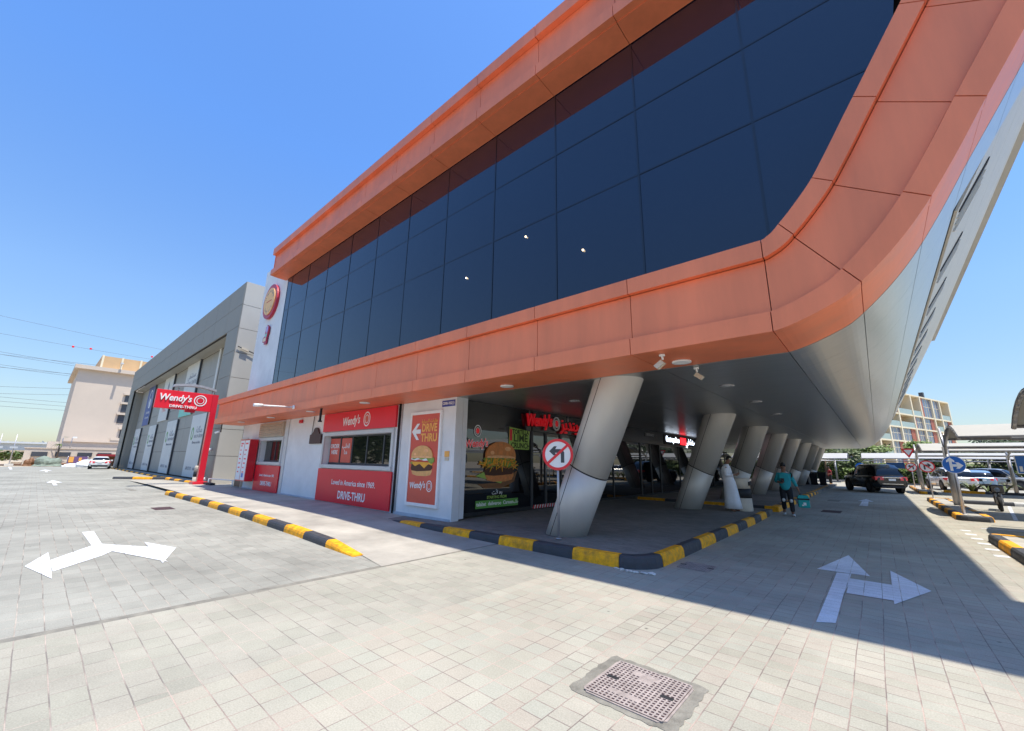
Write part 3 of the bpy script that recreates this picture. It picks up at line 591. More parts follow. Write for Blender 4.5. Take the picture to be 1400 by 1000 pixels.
def serving_window(q, nm, split):
    x0, x1, z0, z1 = q
    t = NB(); fw = .12
    box(t, x0 - fw, x1 + fw, 7.24, 7.298, z1, z1 + fw); box(t, x0 - fw, x1 + fw, 7.22, 7.298, z0 - fw, z0); box(t, x0 - fw, x0, 7.24, 7.298, z0, z1); box(t, x1, x1 + fw, 7.24, 7.298, z0, z1)
    wf = obj('serving_window', t, 'frame', B)
    t = NB(); box(t, x0, x1, 7.50, 7.53, z0, z0 + .07); box(t, x0, x1, 7.50, 7.53, z1 - .05, z1)
    for s in split: box(t, x0 + (x1 - x0) * s - .03, x0 + (x1 - x0) * s + .03, 7.49, 7.53, z0 + .07, z1 - .05)
    obj('sash', t, 'dgrey', wf)
    ss = [0] + list(split) + [1]
    for a, b in zip(ss[:-1], ss[1:]):
        t = NB(); box(t, x0 + (x1 - x0) * a + .03, x0 + (x1 - x0) * b - .03, 7.51, 7.52, z0 + .07, z1 - .05); obj('pane', t, 'sky_pane', wf)
    t = NB(); box(t, x0, x1, 7.56, 7.6, z0, z1); obj('dark_interior', t, 'dark', wf)
    return wf
wA = serving_window(W1, 'a', (0.19, 0.38, 0.60, 0.83)); wB = serving_window(W2, 'b', (0.3, 0.5))
# red vinyl with ORDER HERE inside the left sashes
pl = thing('order_here_decal', 'red order here decals in English and Arabic on the left panes of the larger window', 'sign', (-15, 7.48, 1.4))
for k, (a, b, s) in enumerate(((0.01, .185, 'ORDER\nHERE'), (.2, .372, '\uFE90\uFEE0\uFEC4\uFEDF\u0627\n\uFE8E\uFEE8\uFEEB'))):
    x0 = W1[0] + (W1[1] - W1[0]) * a + .03; x1 = W1[0] + (W1[1] - W1[0]) * b - .03
    bm = NB(); box(bm, x0, x1, 7.495, 7.505, 1.5, 2.38); obj('red_film', bm, 'poster', pl)
    text('lettering', s, F_south((x0 + x1) / 2, 7.49, 1.98), .22, 'white', pl, z=.0, bold=.004, sx=.95)
# louvre over the small window, control joints, pipe
bm = NB()
box(bm, -23.1, -20.1, 7.2, 7.299, 2.6, 3.26)
LV = obj('ventilation_grille', bm, mat('tan_grille', (.45, .36, .27), .6), B)
bm = NB()
for k in range(6): hexa(bm, [(-23.0, 7.15, 2.68 + k * .095), (-20.2, 7.15, 2.68 + k * .095), (-20.2, 7.199, 2.72 + k * .095), (-23.0, 7.199, 2.72 + k * .095)], [(-23.0, 7.16, 2.695 + k * .095), (-20.2, 7.16, 2.695 + k * .095), (-20.2, 7.199, 2.735 + k * .095), (-23.0, 7.199, 2.735 + k * .095)])
bmesh.ops.recalc_face_normals(bm, faces=bm.faces); obj('slat', bm, mat('cream_slat', (.62, .53, .42), .5), LV)
bm = NB(); tube(bm, (-11.0, 7.26, .1), (-11.0, 7.26, 3.33), .035, seg=8); obj('downpipe', bm, 'dark', B); bm = NB(); tube(bm, (-10.9, 7.28, .1), (-10.9, 7.28, 3.33), .02, seg=8); obj('cable_conduit', bm, 'frame', B)
bm = NB(); box(bm, -19.85, -19.6, 7.26, 7.3, .1, 3.33); obj('control_joint', bm, 'frame', B)
# brown door at the far end
dr = NB(); box(dr, -25.68, -24.75, 7.22, 7.28, .14, 2.5); D1 = obj('door', dr, 'brown', B)
dr = NB(); box(dr, -25.76, -25.68, 7.2, 7.29, .1, 2.58); box(dr, -24.75, -24.69, 7.2, 7.29, .1, 2.58); box(dr, -25.68, -24.75, 7.2, 7.29, 2.5, 2.58); obj('door_frame', dr, 'bin', D1)
# shopfront under the canopy
SX = -8.55
bm = NB(); box(bm, SX - .2, SX - .012, 7.73, 48, 0.15, 3.33); obj('shopfront_core', bm, 'dark', B)
cut = [7.74, 10.78, 11.55, 12.45, 13.6, 16.4, 19.2, 20.4, 21.6, 24.4, 27.6, 30.8, 34, 37.2, 40.4, 44, 48]
for a, b in zip(cut[:-1], cut[1:]):
    j = random.uniform(-.004, .004); bm = NB(); top = 3.32 if a < 10 else 2.62
    hexa(bm, [(SX - .01, a + .03, .26), (SX - .01, b - .03, .26), (SX - .01, b - .03, top), (SX - .01, a + .03, top)][::-1], [(SX + j, a + .03, .26), (SX - j, b - .03, .26), (SX - j, b - .03, top), (SX + j, a + .03, top)][::-1])
    bmesh.ops.recalc_face_normals(bm, faces=bm.faces); obj('shop_window', bm, 'glass2', B)
bm = NB(); box(bm, SX - .011, SX + .03, 10.8, 48, 2.64, 3.32); obj('fascia_board', bm, mat('black_fascia', (.008, .009, .012), .25, 0, 0, coat=.4), B)
for y in cut[1:]:
    bm = NB(); wd = .05 if y in (11.55, 10.78, 12.45, 19.2, 20.4, 21.6) else .03; box(bm, SX - .01, SX + .035, y - wd, y + wd, .2, 2.63); obj('shop_mullion', bm, 'dgrey', B)
bm = NB(); box(bm, SX - .01, SX + .02, 7.74, 48, .172, .25); obj('shop_sill', bm, 'dark', B)
bm = NB(); tube(bm, (SX + .1, 11.45, .9), (SX + .1, 11.45, 1.9), .015); tube(bm, (SX + .1, 11.65, .9), (SX + .1, 11.65, 1.9), .015); obj('door_pull', bm, 'galv', B)
# leaning columns with panel seams
def column(x, y):
    bm = NB(); b0 = Vector((x, y, .16)); t0 = Vector((x + 1.31, y + .1, 3.36)); d = (t0 - b0); n = 40; rad = .42
    def ring(s, rr): return [b0 + d * s + Vector((math.cos(a) * (rr + .07 * s) * 1.05, math.sin(a) * (rr + .07 * s), 0)) for a in [2 * math.pi * i / n for i in range(n)]]
    fr = [0, .412, .418, 1.0]; g = .009; rings = []
    levels = [(0, rad), (.410, rad), (.411, rad - .012), (.417, rad - .012), (.418, rad), (1, rad)]
    seamv = {int(n * .74), int(n * .22)}
    dl = d.length; dn = d.normalized()
    rings = []
    for s, rr in levels:
        pp = ring(s, rr)
        if 0 < s < 1: pp = [p - d * ((p - (b0 + d * s)).dot(dn) / (dl * (1 - .0))) / max(.2, dn.z ** 2) * 1.0 for p in pp]
        rings.append([bm.verts.new(p) for p in pp])
    for li in range(len(rings) - 1):
        for i in range(n):
            f = bm.faces.new((rings[li][i], rings[li][(i + 1) % n], rings[li + 1][(i + 1) % n], rings[li + 1][i])); f.smooth = True
            f.material_index = 1 if li in (1, 2, 3) else 0
    f = bm.faces.new(rings[0][::-1])
    c = obj('column', bm, ['column', 'joint'], B)
    bm = NB()
    for k in (0.70, 0.19):
        a = 2 * math.pi * k; dv = Vector((math.cos(a) * rad * 1.05, math.sin(a) * rad, 0)); tv = Vector((-math.sin(a), math.cos(a), 0)) * .007; ov = dv.normalized() * .003; dt = dv * (1 + .07 / rad)
        hexa(bm, [b0 + dv - tv - ov, b0 + dv + tv - ov, b0 + dv + tv + ov, b0 + dv - tv + ov], [t0 + dt - tv - ov, t0 + dt + tv - ov, t0 + dt + tv + ov, t0 + dt - tv + ov])
    bmesh.ops.recalc_face_normals(bm, faces=bm.faces); obj('seam', bm, 'joint', c)
for y in (7.72, 15.25, 20.85, 26.15, 31.4, 37.0, 42.4, 47.6): column(-5.17, y)
# downlights
for (x, y) in [(-2.25, 6.9), (-2.25, 9.7), (-2.25, 12.6), (-6.16, 6.85), (-6.2, 9.75), (-11.6, 6.38), (-15.5, 6.42), (-19.4, 6.4), (-23.3, 6.4), (-2.3, 16), (-6.2, 13)]:
    bm = NB(); lathe(bm, [(.10, -.012), (.155, -.016), (.155, .01), (.10, .01)], (x, y, 3.325 if y > 7.3 else 3.318), 24); dl = obj('downlight', bm, 'white' if y < 7.3 else 'galv', B, smooth=True)
    bm = NB(); lathe(bm, [(.095, -.004), (.095, .01)], (x, y, 3.315), 20); obj('lens', bm, 'lamp', dl)

# ================================================================ SIGNS ON THE BUILDING
def roundel(name, parent, Fm, cx, cy, rad, m1, m2, z0=.002, z1=.006, sx=.85):
    """plain ring emblem"""
    bm = NB(); ring_plate(bm, Fm, cx, cy, rad, rad * .84, z0, z1, 0, 32, sx); ring_plate(bm, Fm, cx, cy, rad * .6, rad * .5, z0, z1, 0, 28, sx); plate(bm, Fm, ell(cx, cy, rad * .46 * sx, rad * .46, 20), z0, z1, 1)
    return obj(name, bm, [m1, m2], parent)
AR_WENDYS = '\uFEB0\uFEF3\uFEAA\uFEE8\uFEF3\u0648'
# upper and lower red panels of the order window
t = thing('red_name_panel', 'bright red Wendy\'s panel above the order window', 'sign', (-13.6, 7.2, 2.6))
bm = NB(); box(bm, -16.1, -11.15, 7.225, 7.295, 2.63, 3.31); obj('panel', bm, 'red', t)
Fp = F_south(-13.6, 7.225, 2.95); text('lettering', "Wendy's", Fp @ Matrix.Translation((-.35, 0, 0)), .42, 'white', t, bold=.008, shear=.15, sx=.82, rot=.05); roundel('emblem', t, Fp, .72, .02, .25, 'white', 'poster')
t = thing('red_slogan_panel', 'large red drive-thru slogan panel below the order window', 'sign', (-13.6, 7.2, .1))
bm = NB(); box(bm, -16.1, -11.15, 7.225, 7.266, .13, 1.27); obj('panel', bm, 'red', t)
Fp = F_south(-13.45, 7.225, .82); text('lettering', "Loved in America since 1969.", Fp, .25, 'white', t, bold=.003, sx=.98); Fp = F_south(-13.45, 7.225, .40); text('lettering', "DRIVE-THRU", Fp, .36, 'white', t, bold=.008, sx=.9)
t = thing('red_slogan_panel', 'smaller red drive-thru slogan panel below the far window', 'sign', (-21.4, 7.2, .1))
bm = NB(); box(bm, -22.95, -19.95, 7.225, 7.266, .12, 1.28); obj('panel', bm, 'red', t)
Fp = F_south(-21.3, 7.225, .83); text('lettering', "Loved in America since 1969.", Fp, .155, 'white', t, bold=.002, sx=1.0); Fp = F_south(-21.3, 7.225, .46); text('lettering', "DRIVE-THRU", Fp, .27, 'white', t, bold=.006, sx=.9)
# menu board: red cabinet with white menu faces
t = thing('menu_board', 'red cabinet menu board with white price panels beside the brown door', 'menu board', (-23.7, 7.1, .6))
bm = NB(); box(bm, -24.4, -22.98, 6.84, 7.2, .5, 2.5); bmesh.ops.recalc_face_normals(bm, faces=bm.faces); obj('cabinet', bm, 'deep_red', t)
Fm = frame((-23.7, 6.84, 1.5), (1, 0, 0), (0, 0, 1))
for k in (-1, 1):
    bm = NB(); plate(bm, Fm, rect(k * .35 - .31, k * .35 + .31, -.95, .95), .002, .012); mp_ = obj('menu_panel', bm, 'white', t)
    bm = NB()
    for j in range(7):
        if random.random() < .9: plate(bm, Fm, rect(k * .35 - .16, k * .35 + random.uniform(-.02, .16), .66 - j * .21, .72 - j * .21), .013, .016, 0)
    plate(bm, Fm, rect(k * .35 - .18, k * .35 + .18, .76, .83), .013, .016, 0)
    if k > 0: plate(bm, Fm, rect(k * .35 - .18, k * .35 + .1, -.82, -.62), .013, .016, 1)
    obj('menu_print', bm, ['signred', 'blue'], mp_)
# small poster in white frame: DRIVE THRU
t = thing('poster_board', 'tall framed red drive thru poster with arrow and burger on the wall end', 'poster', (-9.65, 7.25, .45))
Fm = F_south(-9.65, 7.25, 1.7)
bm = NB(); plate(bm, Fm, rect(-.66, .66, -1.27, 1.27), -.045, .0, 0); obj('backing', bm, 'poster', t)
bm = NB()
for q in (rect(-.72, .72, 1.23, 1.31), rect(-.72, .72, -1.31, -1.23), rect(-.72, -.65, -1.229, 1.229), rect(.65, .72, -1.229, 1.229)): plate(bm, Fm, q, -.047, .018)
obj('frame', bm, 'white', t)
text('lettering', '\uFE93\u0631\uFE8E\uFEF4\uFEB4\uFEDF\u0627 \uFE95\uFE8E\uFE92\uFEE0\uFEC3', Fm @ Matrix.Translation((.2, 1.03, 0)), .13, 'gold', t, bold=.002)
text('lettering', 'DRIVE', Fm @ Matrix.Translation((.2, .83, 0)), .31, 'gold', t, bold=.01, sx=.82); text('lettering', 'THRU', Fm @ Matrix.Translation((.2, .55, 0)), .31, 'gold', t, bold=.01, sx=.9)
bm = NB(); plate(bm, Fm, [(-.62, .74), (-.38, .97), (-.26, .97), (-.42, .80), (-.20, .80), (-.20, .68), (-.42, .68), (-.26, .50), (-.38, .50)][::-1], .002, .006); bmesh.ops.recalc_face_normals(bm, faces=bm.faces); obj('arrow', bm, 'white', t)
def burger(parent, Fm, cx, cy, s, bun='bun2', crunchy=False, sy=None):
    sy = sy or s
    bm = NB(); order = ['bun2' if bun == 'bun2' else 'bun', 'lettuce', 'tomato', 'cheese', 'patty', 'white', 'bun_hi']
    Z = iter([.002 + .0022 * i for i in range(40)])
    def pl_(pts, mi): z = next(Z); plate(bm, Fm, [(cx + p[0] * s, cy + p[1] * sy) for p in pts], .001, z + .002, mi)
    pl_([(-.46, -.42), (-.40, -.56), (-.2, -.61), (.2, -.61), (.40, -.56), (.46, -.42), (.44, -.30), (-.44, -.30)], 0)
    pl_([(-.50, -.30), (-.46, -.40), (-.2, -.43), (.1, -.41), (.4, -.38), (.48, -.28), (.46, -.14), (-.46, -.12)], 4)
    if not crunchy:
        pl_([(-.50, -.08), (-.30, -.22), (-.1, -.12), (.12, -.30), (.30, -.12), (.46, -.18), (.48, -.05), (-.48, .0)], 3)
        pl_([(-.50, -.03), (.46, -.06), (.47, .03), (-.48, .07)], 2)
        pl_([(-.50, .06), (-.3, .02), (-.1, .07), (.1, .01), (.46, .03), (.47, .10), (-.48, .12)], 5)
        pl_([(-.52, -.14), (-.5, -.04), (-.4, -.1)], 1)
        pl_([(-.50, .12), (-.35, .06), (-.2, .13), (0, .05), (.2, .12), (.3, -.02), (.42, -.12), (.55, -.02), (.54, .12), (.45, .17), (-.46, .2)], 1)
    else:
        pl_([(-.50, -.13), (.48, -.15), (.5, .12), (-.5, .12)], 1)
        for k in range(60):
            a = random.uniform(-.52, .52); b = random.uniform(-.2, .1); th = random.uniform(0, 3.14); l = random.uniform(.07, .15); wv = .018
            dx, dy = math.cos(th) * l, math.sin(th) * l; z = .024 + .0006 * k
            plate(bm, Fm, [(cx + (a - dx - dy * .2) * s, cy + (b - dy) * sy), (cx + (a + dx) * s, cy + (b + dy) * sy), (cx + (a + dx - dy * .35) * s, cy + (b + dy + dx * .3) * sy)], .001, z, random.choice([3, 3, 1, 3, 0]))
    top = [(.5 * math.cos(R(a)) * .96, .12 + .52 * math.sin(R(a)) ** .8) for a in range(0, 181, 12)]
    zt_ = .064 if crunchy else .03
    plate(bm, Fm, [(cx + p[0] * s, cy + p[1] * sy) for p in top], .001, zt_, 0)
    plate(bm, Fm, [(cx + p[0] * s, cy + p[1] * sy) for p in ell(.2, .42, .10, .07, 16)], .001, zt_ + .003, 6)
    plate(bm, Fm, [(cx + p[0] * s, cy + p[1] * sy) for p in ell(-.3, .28, .06, .06, 14)], .001, zt_ + .003, 6)
    plate(bm, Fm, [(cx + p[0] * s, cy + p[1] * sy) for p in [(-.47, .12), (.47, .12), (.44, .17), (.2, .20), (-.2, .20), (-.44, .17)]], .001, zt_ + .002, 6)
    if not crunchy:
        for k in range(26):
            a = random.uniform(20, 160); q = random.uniform(.3, .85); plate(bm, Fm, [(cx + p[0] * s, cy + p[1] * sy) for p in ell(.46 * q * math.cos(R(a)), .14 + .48 * q * math.sin(R(a)), .014, .010, 6)], .001, zt_ + .004, 6)
    bmesh.ops.recalc_face_normals(bm, faces=bm.faces)
    return obj('burger_picture', bm, order, parent)
burger(t, Fm, -.05, -.09, 1.02, sy=.67)
text('lettering', "Wendy's", Fm @ Matrix.Translation((-.2, -.76, 0)), .24, 'white', t, bold=.005, shear=.15, sx=.85, rot=.06); roundel('emblem', t, Fm, .34, -.76, .15, 'white', 'poster')
# street number plate and small wall box
t = thing('number_plate', 'small blue location plate at top of the wall corner', 'plate', (-8.7, 7.29, 3.1)); bm = NB(); Fm = F_south(-8.72, 7.29, 3.18); plate(bm, Fm, rect(-.27, .27, -.085, .085), -.008, .004); obj('plate', bm, mat('plate_blue', (.03, .05, .30), .4, var=0), t); text('lettering', 'C09B-1R2(1)', Fm, .11, 'white', t, bold=.002, sx=.85)
t = thing('wall_notice', 'small orange notice fixed to grey wall right of the poster', 'notice', (-8.66, 7.29, 1.7)); bm = NB(); Fm = F_south(-8.68, 7.29, 1.76); plate(bm, Fm, rect(-.09, .09, -.03, .12), -.008, .012); obj('box', bm, 'gold', t); bm = NB(); plate(bm, Fm, rect(-.08, .08, -.13, -.04), -.008, .006); obj('card', bm, 'bin', t)
# dark hanging board, brackets, red alarm
t = thing('hanging_board', 'dark brown arched board hanging on white wall left of the order window', 'board', (-16.75, 7.25, 2.2)); bm = NB(); Fm = F_south(-16.72, 7.25, 2.2); plate(bm, Fm, [(-.5, 0), (.5, 0), (.5, .36), (.32, .38)] + [(.24 * math.cos(R(a)), .40 + .24 * math.sin(R(a))) for a in range(20, 161, 20)] + [(-.32, .38), (-.5, .36)], -.03, .03); bmesh.ops.recalc_face_normals(bm, faces=bm.faces); obj('board', bm, 'maroon', t); bm = NB(); tube(bm, (-17.15, 7.26, 2.5), (-17.1, 7.26, 3.3), .012); obj('cord', bm, 'dark', t)
t = thing('alarm_sounder', 'tiny red alarm box high on white wall under orange soffit', 'alarm', (-18.3, 7.28, 3.1)); bm = NB(); box(bm, -18.5, -18.22, 7.22, 7.298, 3.09, 3.23, bev=.01); obj('case', bm, 'deep_red', t); bm = NB(); lathe(bm, [(.03, 0), (.03, .03)], (-18.36, 7.2, 3.15), 10); obj('beacon', bm, 'deep_red', t)
def hang_cam(x, y, z, label, m='dark', ln=.42):
    t = thing('security_camera', label, 'camera', (x, y, z)); bm = NB(); box(bm, x - .03, x + .03, y - .02, y + .02, z - ln, z); obj('bracket', bm, m, t)
    bm = NB(); tube(bm, (x - .02, y - .02, z - ln + .05), (x - .32, y - .16, z - ln - .03), .05, .055, 12); obj('camera_body', bm, 'white', t)
hang_cam(-26.1, 6.3, 3.33, 'white bullet camera on dark bracket under far left end of orange fascia'); 
t = thing('hanging_bracket', 'short black bracket hanging from orange soffit by the dark board', 'bracket', (-14.2, 6.25, 2.85)); bm = NB(); box(bm, -14.24, -14.18, 6.2, 6.26, 2.88, 3.32); obj('rod', bm, 'dark', t); bm = NB(); box(bm, -14.26, -14.16, 6.18, 6.28, 2.85, 2.9); obj('foot', bm, 'dark', t)
def soffit_cam(x, y, dx, label):
    t = thing('security_camera', label, 'camera', (x, y, 3.32)); bm = NB(); lathe(bm, [(.045, -.03), (.045, 0)], (x, y, 3.325), 14); tube(bm, (x, y, 3.30), (x + .01, y, 3.235), .016); obj('mount', bm, 'white', t)
    bm = NB(); q = .68; c = (x, y, 3.23); P_ = lambda a, b, d: (c[0] + a * q * dx, c[1] + b * q, c[2] + d * q)
    hexa(bm, [P_(-.02, -.07, .0), P_(.06, -.07, -.08), P_(-.10, -.10, -.21), P_(-.18, -.10, -.13)], [P_(-.02, .07, .0), P_(.06, .07, -.08), P_(-.10, .04, -.21), P_(-.18, .04, -.13)]); bmesh.ops.recalc_face_normals(bm, faces=bm.faces); obj('camera_body', bm, 'bin', t)
soffit_cam(-2.33, 6.25, 1, 'boxy white camera on the orange soffit near frame corner'); soffit_cam(-2.2, 7.5, -1, 'white camera on the silver soffit just behind the orange edge'); 
# projecting light bar
t = thing('sign_light', 'white projecting light bar on a rod fixed to orange fascia', 'light', (-15.9, 6, 3.46))
bm = NB(); tube(bm, (-15.95, 6.0, 3.46), (-15.95, 4.75, 3.40), .028, .028, 10); obj('arm', bm, 'white', t)
bm = NB(); tube(bm, (-15.95, 6.0, 3.46), (-15.95, 5.95, 3.455), .07, .07, 12); obj('wall_plate', bm, 'white', t)
bm = NB(); tube(bm, (-15.95, 4.95, 3.41), (-15.95, 4.66, 3.395), .055, .055, 12); obj('lamp_head', bm, 'white', t)
# disc sign and small emblem on the white end panel
t = thing('round_sign', 'round orange sign with dark red rim high on white end panel', 'sign', (-22.9, 6.7, 8.8)); Fm = F_south(-22.9, 6.68, 9.63)
bm = NB(); plate(bm, Fm, ell(0, 0, .95, .95, 48), -.12, .02); obj('rim', bm, mat('crimson_rim', (.42, .02, .05), .4), t)
bm = NB(); plate(bm, Fm, ell(0, 0, .74, .74, 44), .02, .058); obj('face', bm, mat('sign_peach', (.80, .48, .20), .5), t)
for k, ch in enumerate('La Petite Crème'): 
    a = R(160 - k * 10); text('lettering', ch, Fm @ Matrix.Translation((.56 * math.cos(a), .56 * math.sin(a), 0)), .2, 'banner_ink', t, z=.058, rot=a - math.pi / 2) if ch != ' ' else None
for k, ch in enumerate('baby care'):
    a = R(222 + k * 12); text('lettering', ch, Fm @ Matrix.Translation((.56 * math.cos(a), .56 * math.sin(a), 0)), .2, 'banner_ink', t, z=.058, rot=a + math.pi / 2) if ch != ' ' else None
bm = NB(); plate(bm, Fm, rect(-.36, .36, -.02, .02), .058, .064); obj('rule', bm, 'tomato', t)
t = thing('shaped_sign', 'small multicoloured cut-out sign below the round sign', 'sign', (-22.8, 6.7, 7.3)); Fm = F_south(-22.8, 6.72, 7.78)
bm = NB(); plate(bm, Fm, [(-.1, -.5), (.18, -.5), (.2, -.1), (.3, .1), (.26, .4), (.1, .52), (-.1, .42), (-.14, .1), (-.08, -.05), (-.34, -.12), (-.34, -.36), (-.1, -.4)][::-1], -.04, .03); bmesh.ops.recalc_face_normals(bm, faces=bm.faces); obj('backing', bm, mat('crimson_back', (.40, .02, .06), .4), t)
bm = NB(); plate(bm, Fm, ell(.08, .28, .15, .19, 16), .03, .036, 0); plate(bm, Fm, rect(-.05, .15, -.12, .06), .03, .036, 1); plate(bm, Fm, rect(-.26, .1, -.34, -.15), .03, .036, 2); obj('colour_patches', bm, [mat('lilac', (.45, .38, .62), .5), 'teal', mat('cream', (.72, .62, .42), .5)], t)
t = thing('flood_light', 'thin black arm lamp reaching out from the grey building corner', 'light', (-28.9, 7, 8.3)); bm = NB(); tube(bm, (-29.05, 7.1, 8.38), (-29.0, 8.25, 8.02), .03, .03, 8); obj('arm', bm, 'dark', t); bm = NB(); hexa(bm, [(-29.08, 7.3, 8.24), (-28.95, 7.3, 8.24), (-28.95, 7.7, 8.12), (-29.08, 7.7, 8.12)], [(-29.08, 7.3, 8.36), (-28.95, 7.3, 8.36), (-28.95, 7.7, 8.24), (-29.08, 7.7, 8.24)]); obj('lamp_head', bm, 'bin', t)
# Wendy's channel letters over the shop door
t = thing('channel_letter_sign', 'red Wendy\'s channel letters in English and Arabic above the shop door', 'sign', (-8.3, 11.9, 2.7)); Fm = F_east(SX + .06, 11.2, 2.98)
text('lettering', "Wendy's", Fm @ Matrix.Translation((-.12, 0.02, 0)), .56, 'letter_red', t, z=.02, ext=.03, bold=.012, shear=.15, sx=.72, rot=.05)
roundel('emblem', t, Fm, .88, 0.0, .24, 'white', 'letter_red', .02, .06)
text('lettering', AR_WENDYS, Fm @ Matrix.Translation((1.85, .0, 0)), .62, 'letter_red', t, z=.02, ext=.03, bold=.008)
for y in (10.6, 12.9): bm = NB(); tube(bm, (SX + .05, y, 3.1), (SX + .05, y, 3.32), .012); obj('hanger', bm, 'galv', t)
# poster vinyl on the black shop window
t = thing('window_poster', 'burger advert vinyl with lime green lettering on the black shop window', 'poster', (SX + .01, 9.2, .45)); Fm = F_east(SX + .012, 9.2, 1.5)
burger(t, Fm, .05, .12, 1.36, 'bun', True, sy=.93)
bm = NB(); plate(bm, Fm, [(-.85, -.50), (-.6, -.62), (.1, -.64), (.7, -.46), (.86, -.12), (.7, -.2), (0, -.48)], .001, .0016); bmesh.ops.recalc_face_normals(bm, faces=bm.faces); obj('board_print', bm, 'wood', t)
bm = NB(); plate(bm, Fm, [(-.95, -.28), (-.5, -.12), (-.5, -.3), (.1, -.42), (.55, -.2), (.6, .02), (.92, .08), (.1, -.5)], .0017, .0022); bmesh.ops.recalc_face_normals(bm, faces=bm.faces); obj('paper_print', bm, 'lime', t)
text('lettering', "Wendy's", Fm @ Matrix.Translation((-.95, .62, 0)), .30, 'white', t, z=.001, ext=.001, bold=.022, shear=.15, sx=.85, rot=.08); text('lettering', "Wendy's", Fm @ Matrix.Translation((-.95, .62, 0)), .30, 'letter_red', t, z=.004, ext=.001, bold=.004, shear=.15, sx=.85, rot=.08)
roundel('emblem', t, Fm, -.93, .98, .17, 'white', 'letter_red')
bm = NB(); plate(bm, Fm, [(.42, .52), (1.42, .52), (1.45, 1.12), (.45, 1.2)], .001, .003); bmesh.ops.recalc_face_normals(bm, faces=bm.faces); obj('headline_panel', bm, 'lime', t)
bm = NB(); plate(bm, Fm, rect(.46, .58, .78, 1.14), .004, .007); obj('headline_tab', bm, 'signred', t)
for s, dy, sz in (('TORTILLA', 1.06, .19), ('LIME', .86, .32), ('CRUNCH', .63, .235)): text('lettering', s, Fm @ Matrix.Translation((1.0, dy, 0)), sz, 'leaf_d', t, z=.004, ext=.001, bold=.008, sx=.95 if s != 'LIME' else 1.1)
text('lettering', '\uFE96\uFEF7 \uFEEB\uFE91', Fm @ Matrix.Translation((-.05, -.75, 0)), .16, 'white', t, z=.001, bold=.002); text('lettering', 'STARTING FROM', Fm @ Matrix.Translation((-.05, -.88, 0)), .11, 'lime', t, z=.001, bold=.002)
bm = NB(); plate(bm, Fm, rect(-.92, .9, -1.16, -.95), .001, .003); obj('delivery_strip', bm, 'green', t); text('lettering', 'talabat  deliveroo  Careem', Fm @ Matrix.Translation((-.1, -1.05, 0)), .145, 'white', t, z=.003, bold=.003); text('lettering', '\uFE96\uFE92\uFEE0\uFEC3', Fm @ Matrix.Translation((.74, -1.05, 0)), .14, 'white', t, z=.003)
bm = NB(); Fm = F_east(SX + .036, 11.6, .235); n = 22
for k in range(n): plate(bm, Fm, [(-.78 + k * .07, -.055), (-.74 + k * .07, -.055), (-.70 + k * .07, .055), (-.74 + k * .07, .055)], 0, .004, k % 2)
bmesh.ops.recalc_face_normals(bm, faces=bm.faces); fin(obj('hazard_tape', bm, ['signred', 'white']), 'red and white striped tape across the foot of the shop door', 'tape')
t = thing('office_sign', 'small grey entrance sign above the glass door between the columns', 'sign', (SX, 20.4, 3)); Fm = F_east(SX + .05, 20.4, 3.08); bm = NB(); plate(bm, Fm, rect(-.6, .6, -.09, .09), -.02, .01); obj('plate', bm, 'dgrey', t); text('lettering', 'ENTRANCE', Fm, .17, 'frame', t, z=.01)
t = thing('lit_sign', 'illuminated white and red clinic sign glowing under the dark soffit', 'sign', (SX, 25, 2.8)); Fm = F_east(SX + .06, 25.0, 2.98)
bm = NB(); plate(bm, Fm, rect(-2.75, 2.75, -.26, .26), -.03, .0); obj('backing', bm, 'dark', t)
text('lettering', 'Centropolises', Fm @ Matrix.Translation((-1.5, .02, 0)), .42, 'led_white', t, bold=.012, sx=.85); bm = NB(); plate(bm, Fm, rect(-.3, .6, -.2, .2), .002, .03); obj('red_box', bm, 'led_red', t)
text('lettering', '\uFEF2\uFED4\uFEB8\uFE98\uFEB4\uFEE3', Fm @ Matrix.Translation((1.65, .02, 0)), .5, 'led_white', t, bold=.01, sx=1.1)

# ================================================================ GREY BUILDING WITH BANNERS
G = thing('grey_building', 'long grey panelled building with deep portal frame and hanging banners', 'building', (-50, 12, 0))
def gp(bm, x0, x1, y0, y1, z0, z1, nx, nz, axis='y', g=.012):
    for i in range(nx):
        for j in range(nz):
            a = x0 + (x1 - x0) * i / nx; b = x0 + (x1 - x0) * (i + 1) / nx; c_ = z0 + (z1 - z0) * j / nz; d = z0 + (z1 - z0) * (j + 1) / nz
            box(bm, a + g, b - g, y0, y1, c_ + g, d - g)
bm = NB(); gp(bm, -75, -29.2, 7.0, 7.06, 9.75, 12.75, 15, 2); gp(bm, -31.7, -29.2, 7.0, 7.06, 0.1, 9.75, 1, 6); gp(bm, -75, -71.5, 7.0, 7.06, 0, 9.75, 1, 6); obj('portal_front', bm, 'grey_panel', G)
bm = NB(); box(bm, -75, -29.25, 7.061, 7.2, 9.8, 12.74); box(bm, -31.65, -29.25, 7.061, 7.2, 0, 9.8); box(bm, -75, -71.5, 7.061, 7.2, 0, 9.8); box(bm, -75, -29.25, 8.3, 20, 0, 12.7); obj('core', bm, 'joint', G)
bm = NB(); gp(bm, -71.5, -31.7, 7.2, 7.6, 9.72, 9.76, 13, 1); gp(bm, -71.5, -31.7, 7.61, 8.0, 9.72, 9.76, 13, 1); obj('portal_soffit', bm, 'infill', G)
bm = NB(); box(bm, -71.55, -71.5, 7.06, 8, 0, 9.7); obj('portal_reveal', bm, 'grey_panel', G); bm = NB(); box(bm, -31.7, -31.66, 7.06, 8, 0, 9.7); obj('portal_reveal', bm, 'grey_panel', G)
bm = NB()   # flank facing the street corner
